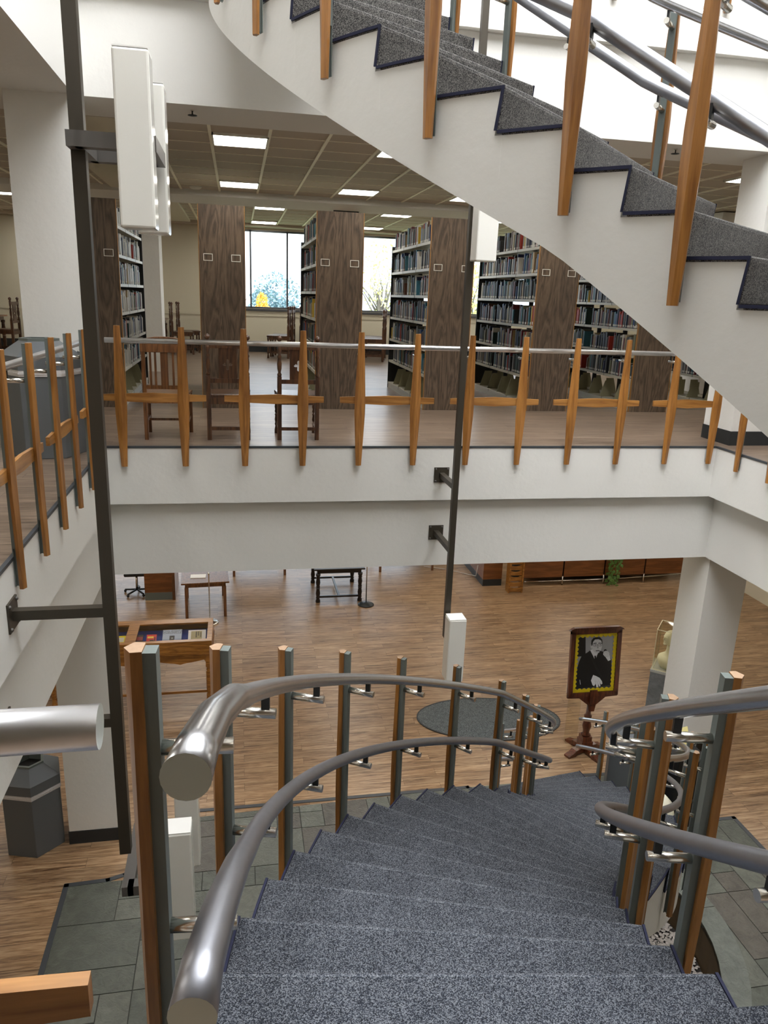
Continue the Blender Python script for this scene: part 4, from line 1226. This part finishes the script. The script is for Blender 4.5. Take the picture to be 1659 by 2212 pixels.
Uv, Wv, Nn = (1, 0, 0), (0, sin(tl_), cos(tl_)), (0, -cos(tl_), sin(tl_))
fo = (0, -.03, .94)
br = [(-.04, -.24), (.04, -.24), (.06, -.14), (.14, -.08), (.2, -.03), (.38, -.02), (.38, .03), (-.38, .03), (-.38, -.02), (-.2, -.03), (-.14, -.08), (-.06, -.14)]
MB().extrude(br, (Uv, Wv), fo, Nn, .03).build('bracket_board', W, E_)
fw, fh = .36, .98
mb = MB()
for q in ([(-fw - .02, 0), (fw + .02, 0), (fw, .06), (-fw, .06)], [(-fw - .02, 0), (-fw, 0), (-fw + .045, .06), (-fw + .045, fh), (-fw - .02, fh)][:4] + [(-fw - .02, fh)], [(fw - .045, .03), (fw + .02, 0), (fw + .02, fh), (fw - .045, fh)], [(-fw - .02, fh - .05), (fw + .02, fh - .05), (fw + .02, fh), (-fw - .02, fh)]):
    mb.extrude(q, (Uv, Wv), fo, Nn, .05)
mb.extrude([(-fw - .05, fh), (fw + .05, fh), (fw + .03, fh + .02), (fw - .02, fh + .045), (-fw + .02, fh + .045), (-fw - .03, fh + .02)], (Uv, Wv), fo, Nn, .06)
mb.extrude([(-.055, -.1), (.055, -.1), (.055, .1), (-.055, .1)], (Uv, Wv), (0, -.03 - .05, .94), Nn, .02)
mb.build('frame', W, E_)
PT = thing('framed_portrait', 'black and white portrait of a person in dark suit and glasses with yellow scalloped border', 'picture', (4.9, 9.02, 0))
yb = MB(); P0 = Vector(fo) + Vector(Nn) * .02
yb.extrude([(-fw + .04, .05), (fw - .04, .05), (fw - .04, fh - .04), (-fw + .04, fh - .04)], (Uv, Wv), P0, Nn, .006)
pw, p0, p1 = fw - .085, .105, fh - .09
sc = MB()
def disc(mb, u, v, r, lay, mi=0, n=14, sx=1):
    mb.extrude([(u + r * sx * cos(2 * pi * i / n), v + r * sin(2 * pi * i / n)) for i in range(n)], (Uv, Wv), P0 + Vector(Nn) * lay, Nn, .001, mi)
nn = 13
for i in range(nn + 1):
    v = p0 + (p1 - p0) * i / nn
    disc(yb, -pw - .012, v, .028, .0125); disc(yb, pw + .012, v, .028, .0125)
for i in range(9):
    u = -pw + 2 * pw * i / 8
    disc(yb, u, p0 - .012, .03, .0125); disc(yb, u, p1 + .014, .03, .0125)
yb.build('border', M['yellow'], PT)
gm = [plain('photo_tone', srgb(c, c, c), .35) for c in (150, 26, 34, 196, 214, 70, 16)]
ph = MB()
def uv(x, y):
    xl = 290 - (y - 415) * .107
    return (-pw + 2 * pw * (x - xl) / 462, p1 - (p1 - p0) * (y - 410) / 620)
def shape(pts, lay, mi): ph.extrude([uv(*p) for p in pts], (Uv, Wv), P0 + Vector(Nn) * (.007 + lay * .0006), Nn, .0006, mi)
def blob(cx, cy, rx, ry, lay, mi, n=20, rot=0):
    shape([(cx + rx * cos(2 * pi * i / n) * cos(rot) - ry * sin(2 * pi * i / n) * sin(rot), cy + rx * cos(2 * pi * i / n) * sin(rot) + ry * sin(2 * pi * i / n) * cos(rot)) for i in range(n)], lay, mi)
ph.extrude([(-pw, p0), (pw, p0), (pw, p1), (-pw, p1)], (Uv, Wv), P0 + Vector(Nn) * .006, Nn, .001, 0)
shape([(291, 415), (385, 415), (375, 640), (268, 640)], 0, 1)
shape([(440, 572), (395, 600), (330, 625), (290, 700), (255, 800), (226, 1028), (686, 1018), (700, 880), (704, 700), (680, 650), (610, 600), (545, 585), (500, 600)], 1, 1)
shape([(435, 572), (470, 560), (545, 590), (520, 640), (498, 700), (470, 640)], 2, 4)
shape([(486, 640), (508, 640), (512, 700), (500, 730), (488, 690)], 3, 1)
shape([(440, 600), (430, 640), (500, 800), (560, 900), (575, 880), (520, 780), (455, 640)], 2, 2)
blob(522, 515, 66, 98, 4, 3)
shape([(450, 520), (455, 460), (480, 432), (520, 420), (565, 425), (592, 455), (597, 510), (590, 500), (580, 465), (545, 448), (500, 450), (474, 478), (466, 520)], 5, 2)
blob(452, 530, 12, 26, 5, 3)
for ex in (500, 562): 
    blob(ex, 514, 25, 20, 5, 5); blob(ex, 514, 21, 16, 6, 3); blob(ex + 2, 514, 9, 5, 7, 1)
shape([(525, 510), (537, 510), (537, 515), (525, 515)], 6, 5)
shape([(478, 492), (520, 486), (520, 492), (478, 498)], 7, 2); shape([(543, 488), (585, 494), (585, 500), (543, 494)], 7, 2)
shape([(527, 520), (536, 520), (545, 552), (522, 554)], 6, 0); shape([(505, 578), (548, 576), (545, 586), (508, 588)], 6, 5)
shape([(545, 580), (610, 600), (612, 608), (543, 588)], 8, 1); blob(628, 590, 20, 22, 8, 6)
blob(640, 625, 42, 36, 9, 3, 20, .5); shape([(620, 650), (680, 640), (692, 700), (660, 710)], 9, 4)
for k in range(4): shape([(604 + k * 18, 600 + k * 8), (618 + k * 18, 604 + k * 8), (612 + k * 18, 640 + k * 6), (598 + k * 18, 634 + k * 6)], 10, 4); shape([(617 + k * 18, 604 + k * 8), (619 + k * 18, 604 + k * 8), (613 + k * 18, 640 + k * 6), (611 + k * 18, 640 + k * 6)], 11, 5)
shape([(462, 865), (500, 880), (545, 905), (572, 945), (578, 975), (560, 985), (545, 960), (552, 1000), (535, 1008), (520, 970), (522, 1012), (500, 1014), (490, 970), (470, 1000), (450, 985), (432, 930)], 9, 4)
for (a, b, c, d) in ((520, 930, 545, 965), (500, 935, 520, 975), (480, 930, 492, 972)): shape([(a, b), (a + 3, b), (c + 3, d), (c, d)], 10, 0)
shape([(288, 915), (294, 915), (300, 970), (294, 970)], 3, 3); shape([(226, 1020), (688, 1000), (688, 1028), (226, 1030)], 3, 5)
ph.build('photograph', gm, PT)

t = thing('bust_pedestal', 'grey marble-look pedestal partly hidden behind the lower right column', 'pedestal', (6.14, 9.12, 0), rad(-40))
MB().box(-.215, -.215, 0, .215, .215, 1.2).build('shaft', M['stone'], t)
MB().box(-.22, -.22, 1.2, .22, .22, 1.235).build('top', M['stone_top'], t)
t = thing('display_cover', 'clear acrylic cover over the cream bust on the pedestal', 'display cover', (6.14, 9.12, 1.2352), rad(-40))
mb = MB(); q = .2
for b in ((-q, -q, 0, q, -q + .006, .62), (-q, q - .006, 0, q, q, .62), (-q, -q + .006, 0, -q + .006, q - .006, .62), (q - .006, -q + .006, 0, q, q - .006, .62), (-q, -q, .62, q, q, .626)): mb.box(*b)
mb.build('acrylic_box', M['clear'], t)
ed = MB()
for sx in (-1, 1):
    for sy in (-1, 1): ed.box(sx * q - .004, sy * q - .004, 0, sx * q + .004, sy * q + .004, .628)
    ed.box(sx * q - .004, -q, .62, sx * q + .004, q, .63); ed.box(-q, sx * q - .004, .62, q, sx * q + .004, .63)
    ed.box(sx * q - .004, -q, 0, sx * q + .004, q, .012); ed.box(-q, sx * q - .004, 0, q, sx * q + .004, .012)
ed.build('edge', plain('acrylic_edge', srgb(226, 220, 190), .3), t)
t = thing('portrait_bust', 'cream plaster bust facing left under the clear cover', 'bust', (6.12, 9.12, 1.2358), rad(180))
bs = MB()
bs.lathe([(.05, 0), (.1, .004), (.13, .05), (.16, .12), (.15, .17), (.11, .2), (.065, .23), (.05, .28), (.048, .38)], (0, 0, 0), 24)
bs.ball((.015, 0, .47), .1, 24, 0, (1.0, .8, 1.2))
bs.ball((.06, 0, .425), .055, 16, 0, (1.0, .85, 1.1))
bs.ball((.115, 0, .46), .018, 12, 0, (1.0, .7, 1.6)); bs.ball((.1, 0, .42), .02, 12, 0, (.9, 1.2, .5)); bs.ball((.095, 0, .385), .028, 12, 0, (.9, 1, .8))
for s in (-1, 1): bs.ball((.0, s * .08, .455), .026, 12, 0, (.8, .35, 1.3)); bs.ball((.095, s * .03, .49), .02, 10, 0, (.6, 1.1, .45))
bs.build('bust', M['bust'], t)

# ---------------------------------------------------------------- ground floor background
t = thing('service_desk', 'wooden service desk end with grey kick plate, ground floor left', 'desk', (-1.68, 15.47, 0))
MB().box(-.31, 0, .17, .25, .9, .78).build('side_panel', M['cherry'], t); MB().box(.25, -.03, 0, .31, .9, .78).build('front_board', M['chair_wood2'], t)
MB().box(-.31, -.004, 0, .25, .9, .17).build('kick_plate', M['steel_paint'], t)
t = thing('office_chair', 'black office chair base showing left of the service desk', 'chair', (-2.2, 15.9, 0))
for i in range(5):
    a = 2 * pi * i / 5 + .3; MB().tube([(0, 0, .09), (.27 * cos(a), .27 * sin(a), .06)], .02, 8).build('base_leg', M['black'], t)
    MB().ball((.27 * cos(a), .27 * sin(a), .03), .03, 10).build('caster', M['black'], t)
MB().tube([(0, 0, .08), (0, 0, .45)], .025, 10).build('gas_lift', M['chrome'], t); MB().box(-.23, -.23, .45, .23, .23, .53).build('seat', M['black'], t, bevel=.03)
t = thing('desk_screen', 'row of cherry wood modesty panels on metal feet along the ground floor desk', 'desk panels', (6.33, 15.5, 0))
for i in range(4):
    MB().box(i * 1.03 + .02, 0, .2, i * 1.03 + 1.01, .025, .85).build('panel', M['cherry'], t)
    MB().tube([(i * 1.03 + 1.02, -.01, 0), (i * 1.03 + 1.02, -.01, .22)], .016, 10).build('foot', M['chrome'], t)
MB().tube([(.1, .02, .1), (2.3, .02, .1), (4.1, .02, .16)], .014, 10).build('cross_rail', M['chrome'], t)
MB().box(0, .03, .86, 4.1, .75, .9).build('desk_top', M['cherry'], t); MB().box(0, .6, 0, 4.1, .64, .86).build('back_panel', M['black_base'], t)
t = thing('brochure_rack', 'light wooden brochure rack with scalloped pockets at the end of the counter', 'rack', (5.9, 15.12, 0))
MB().box(0, 0, 0, .03, .2, 1.3).build('side', M['oak'], t); MB().box(.31, 0, 0, .34, .2, 1.3).build('side', M['oak'], t)
for i in range(9):
    z = .02 + i * .125; pts = [(.03, 0), (.31, 0), (.31, .12)] + [(.31 - .28 * j / 8, .12 - .03 * sin(pi * j / 8)) for j in range(1, 8)] + [(.03, .12)]
    MB().extrude(pts, ((1, 0, 0), (0, 0, 1)), (0, .01 + i * .015, z), (0, 1, 0), .012).build('pocket', M['oak'], t)
t = thing('counter', 'wooden counter end with black plinth beside the brochure rack', 'counter', (5.45, 15.6, 0))
MB().box(0, 0, .16, .45, 2.2, 1.05).build('cabinet_body', M['cherry'], t); MB().box(.0, -.004, 0, .45, 2.2, .16).build('plinth', M['black_base'], t)
t = thing('floor_cable', 'thin white cable running across the wood floor to the counter', 'cable', (0, 0, 0))
MB().tube([(4.4, 17.0, .008), (4.9, 16.75, .008), (5.4, 16.3, .008), (5.41, 16.0, .1), (5.41, 15.9, .4)], .008, 8).build('cable', M['cable'], t)
t = thing('potted_plant', 'trailing green pothos hanging in front of the wooden desk panels', 'plant', (8.55, 15.36, 0))
MB().lathe([(.08, .9), (.12, 1.08), (.125, 1.1), (.1, 1.1), (.09, 1.05)], (0, .3, 0), 16).build('pot', M['kraft'], t)
lf = MB(); rl = random.Random(3)
for i in range(120):
    z = rl.uniform(.02, .98); sp = .17 if z > .25 else .12
    x, y = rl.uniform(-sp, sp), rl.uniform(-.09, .06); s = rl.uniform(.035, .06); a = rl.uniform(-.9, .9); c_, s_ = cos(a), sin(a)
    dy = rl.uniform(-.6, .6)
    q = [(0, 0), (.5, .35), (.62, .8), (.25, 1.25), (0, 1.9), (-.25, 1.25), (-.62, .8), (-.5, .35)]
    vs = [(x + (u * c_ - -v * s_ * 0 + v * s_) * s, y + v * dy * s * .5 - abs(u) * s * .3, z - (v * c_ - u * s_) * s) for u, v in q]
    lf.add(vs, [tuple(range(8))])
lf.build('leaves', M['leaf'], t)
st_ = MB()
for i in range(7):
    x = rl.uniform(-.12, .12); st_.tube([(x * .3, .2, 1.08), (x, -.02, .95), (x * 1.2, -.03, .5), (x * rl.uniform(.4, 1.3), -.02, rl.uniform(.05, .3))], .004, 6)
st_.build('stems', M['leaf'], t)
t = thing('lectern_cabinet', 'black cabinet standing behind the right hand stair railing', 'cabinet', (5.42, 7.45, 0))
MB().box(-.2, -.2, .03, .2, .2, .98).build('carcass', M['black'], t, bevel=.006); MB().box(-.19, -.19, 0, .19, .19, .03).build('plinth', M['black_metal'], t)
t = thing('document_holder', 'pale yellow sheet on a slanted stand on the black cabinet', 'paper stand', (5.45, 7.5, .9805))
MB().extrude([(-.09, 0), (.09, 0), (.09, .26), (-.09, .26)], ((.97, .2, 0), (0, .5, .85)), (0, 0, .0), (0, -.85, .5), .006).build('sheet', M['yellow_paper'], t)
MB().box(-.1, -.02, 0, .1, .06, .012).build('foot', M['black'], t)
t = thing('vessel', 'smooth white rounded vessel in front of the black cabinet', 'vase', (5.02, 7.2, 0))
MB().lathe([(.07, 0), (.12, .04), (.17, .2), (.175, .34), (.14, .46), (.07, .54), (.05, .56)], (0, 0, 0), 24).build('body', M['bust'], t)
t = thing('cable_box', 'black wall bracket with dangling cables low on the right hand column', 'wall bracket', (6.0, 8.01, .3))
MB().box(-.02, -.03, .32, .12, -.001, .4).build('bracket', M['black'], t); MB().box(-.03, -.05, .2, .14, -.001, .26).build('socket_box', M['black'], t); MB().box(.02, -.03, .26, .06, -.001, .33).build('clip', M['black'], t)
for dx in (.02, .05, .08): MB().tube([(dx, -.02, .2), (dx + .015, -.03, .1), (dx - .01, -.02, 0), (.04, -.02, -.08)], .004, 6).build('cable', M['black'], t)
t = thing('wall_dial', 'small round black ring mark above the bracket on the right hand column', 'fitting', (5.93, 8.01, .72))
rg = MB(); rg.tube([(.045 * cos(2 * pi * i / 20), -.008, .045 * sin(2 * pi * i / 20)) for i in range(21)], .006, 6, caps=False); rg.box(-.02, -.01, -.01, .02, -.004, .01); rg.build('ring', M['black'], t)
# white notice behind the easel
t = thing('notice_sheet', 'white sheet standing behind the portrait easel', 'sign', (4.66, 9.28, 0))
MB().box(-.006, 0, .82, .3, .006, 1.55).build('sheet', M['white'], t); MB().box(.05, .008, 0, .25, .03, .82).build('stand', M['clear'], t)

# ceiling fittings
for (x, y, z, lab) in ((-.39, 8.28, S, 'sprinkler head under the ring beam left of the stair'), (4.72, 8.29, S, 'sprinkler head under the ring beam right of the stair')):
    t = thing('sprinkler', lab, 'sprinkler', (x, y, z))
    MB().lathe([(.02, 0), (.02, -.01), (.008, -.012), (.008, -.045)], (0, 0, 0), 12).build('stem', M['chrome'], t)
    MB().lathe([(.045, -.045), (.045, -.05), (.01, -.055)], (0, 0, 0), 14).build('deflector', M['black_metal'], t)
t = thing('smoke_detector', 'white round detector on the ceiling left of the stair, before the cross beam', 'smoke detector', (-.66, 14.35, CZ))
MB().lathe([(.1, 0), (.1, -.025), (.07, -.045), (.02, -.05)], (0, 0, 0), 20).build('housing', M['lamp_frame'], t)
t = thing('hanging_sign', 'small dark-framed hanging sign above the third bookcase', 'sign', (2.15, 15.9, CZ - .1))
MB().box(-.25, -.02, -.2, .25, .02, 0).build('frame', M['black_metal'], t); MB().box(-.22, -.024, -.17, .22, -.019, -.03).build('face', M['lamp_frame'], t)

# ---------------------------------------------------------------- outside
tag(MB().box(-60, RY1 + .5, -.6, 90, 160, -.5).build('lawn', plain('grass_verge', srgb(150, 160, 120), .9, noise=.2)), kind='structure')
def tree(loc, label, crown, mleaf, trunk_h, trunk_r, seed, n, ls, branches=0):
    t = thing('tree', label, 'tree', loc)
    r = random.Random(seed); mb = MB()
    for i in range(n):
        cx, cy, cz, rx, ry, rz_ = crown[i % len(crown)]
        while True:
            a, b, c = r.uniform(-1, 1), r.uniform(-1, 1), r.uniform(-1, 1)
            if .2 < a * a + b * b + c * c < 1: break
        x, y, z = cx + a * rx, cy + b * ry, cz + c * rz_
        u = Vector((r.uniform(-1, 1), r.uniform(-1, 1), r.uniform(-1, 1))).normalized() * ls; v = Vector((r.uniform(-1, 1), r.uniform(-1, 1), r.uniform(-1, 1))).normalized() * ls
        p = Vector((x, y, z)); mb.add([p - u, p + v, p + u, p - v], [(0, 1, 2, 3)])
    mb.build('crown', mleaf, t)
    tk = MB(); tk.tube([(0, 0, -.5), (.1, 0, trunk_h * .5), (0, 0, trunk_h)], trunk_r, 10, rads=[trunk_r * 1.3, trunk_r, trunk_r * .7])
    for i in range(branches):
        a = r.uniform(0, 2 * pi); h = trunk_h * r.uniform(.5, 1); L = r.uniform(2.5, 6.5)
        p = Vector((0, 0, h)); pts = [p]; d = Vector((cos(a) * .55, sin(a) * .3, 1)).normalized()
        for k in range(5):
            d = (d + Vector((r.uniform(-.25, .25), r.uniform(-.2, .2), r.uniform(-.05, .2)))).normalized(); p = p + d * L / 5; pts.append(p)
        tk.tube(pts, .1, 5, rads=[trunk_r * .5 * (1 - k / 6) for k in range(6)])
    tk.build('trunk', plain('bark', srgb(120, 112, 104), .8), t)
gm1 = plain('glossy_dark_leaf', srgb(138, 166, 176), .5); gm2 = plain('autumn_leaf', srgb(250, 200, 90), .6, noise=.2, nscale=2); gm3 = plain('yellow_leaf', srgb(222, 218, 150), .6); gm4 = plain('pale_leaf', srgb(120, 140, 110), .6)
tree((3.9, 80, 0), 'broad dark evergreen tree outside the left window', [(0, 0, 6.2, 2.6, 2, 2.2), (.8, 0, 4.4, 2.6, 2, 1.5), (-1, 0, 5, 1.8, 2, 1.8)], gm1, 3.4, .3, 1, 2600, .15)
tree((2.3, 74, 0), 'small yellow-orange autumn tree in front of the evergreen outside', [(0, 0, 5.4, .55, .5, 1.0), (.1, 0, 4.6, .95, .7, .8)], gm2, 4, .12, 2, 900, .1)
tree((14.3, 78, 0), 'bare-branched tree with sparse yellow leaves outside the second window', [(0, 0, 8.2, 2.0, 1.5, 4.0)], gm3, 5.4, .2, 3, 520, .15, 26)
tree((-1.2, 60, 0), 'pale tree just past the left edge of the window', [(0, 0, 6.2, 1.5, 1, 2.4)], gm4, 4, .2, 4, 500, .15, 8)
tree((26, 85, 0), 'large yellow tree outside the right hand windows', [(0, 0, 7.2, 4, 3, 3.4)], gm3, 5, .3, 6, 1200, .2, 8)
t = thing('hedge', 'long pale hedge row beyond the lawn outside the windows', 'hedge', (10, 95, 0)); r = random.Random(9); mb = MB()
for i in range(2600):
    p = Vector((r.uniform(-30, 40), r.uniform(-1, 1), r.uniform(-.4, 4.3 + .5 * sin(i)))); u = Vector((r.uniform(-1, 1), 0, r.uniform(-1, 1))) * .3; v = Vector((r.uniform(-1, 1), r.uniform(-1, 1), r.uniform(-1, 1))) * .3
    mb.add([p - u, p + v, p + u, p - v], [(0, 1, 2, 3)])
mb.build('foliage', gm4, t)

# ---------------------------------------------------------------- world and daylight
w = bpy.data.worlds.new('world'); SC.world = w; w.use_nodes = True
bg = w.node_tree.nodes['Background']; bg.inputs['Color'].default_value = (.74, .87, 1, 1); bg.inputs['Strength'].default_value = WORLD_E
def area(name, loc, rot, sx, sy, en, col=(1, 1, 1)):
    d = bpy.data.lights.new(name, 'AREA'); d.shape = 'RECTANGLE'; d.size = sx; d.size_y = sy; d.energy = en; d.color = col
    o = bpy.data.objects.new(name, d); COL.objects.link(o); o.location = loc; o.rotation_euler = rot; return o
for i, (bx0, bx1, bz0, bz1) in enumerate((UW, LW)):
    d = bpy.data.lights.new('window_daylight', 'AREA'); d.shape = 'RECTANGLE'; d.size = bx1 - bx0; d.size_y = bz1 - bz0; d.cycles.is_portal = True
    o = bpy.data.objects.new('window_daylight', d); COL.objects.link(o); o.location = ((bx0 + bx1) / 2, RY1 + .3, (bz0 + bz1) / 2); o.rotation_euler = (-pi / 2, 0, 0)
sun = bpy.data.lights.new('sun', 'SUN'); sun.energy = 3.0; sun.angle = .02; so = bpy.data.objects.new('sun', sun); COL.objects.link(so); so.rotation_euler = (rad(50), 0, rad(25)); so.location = (0, 0, 30)
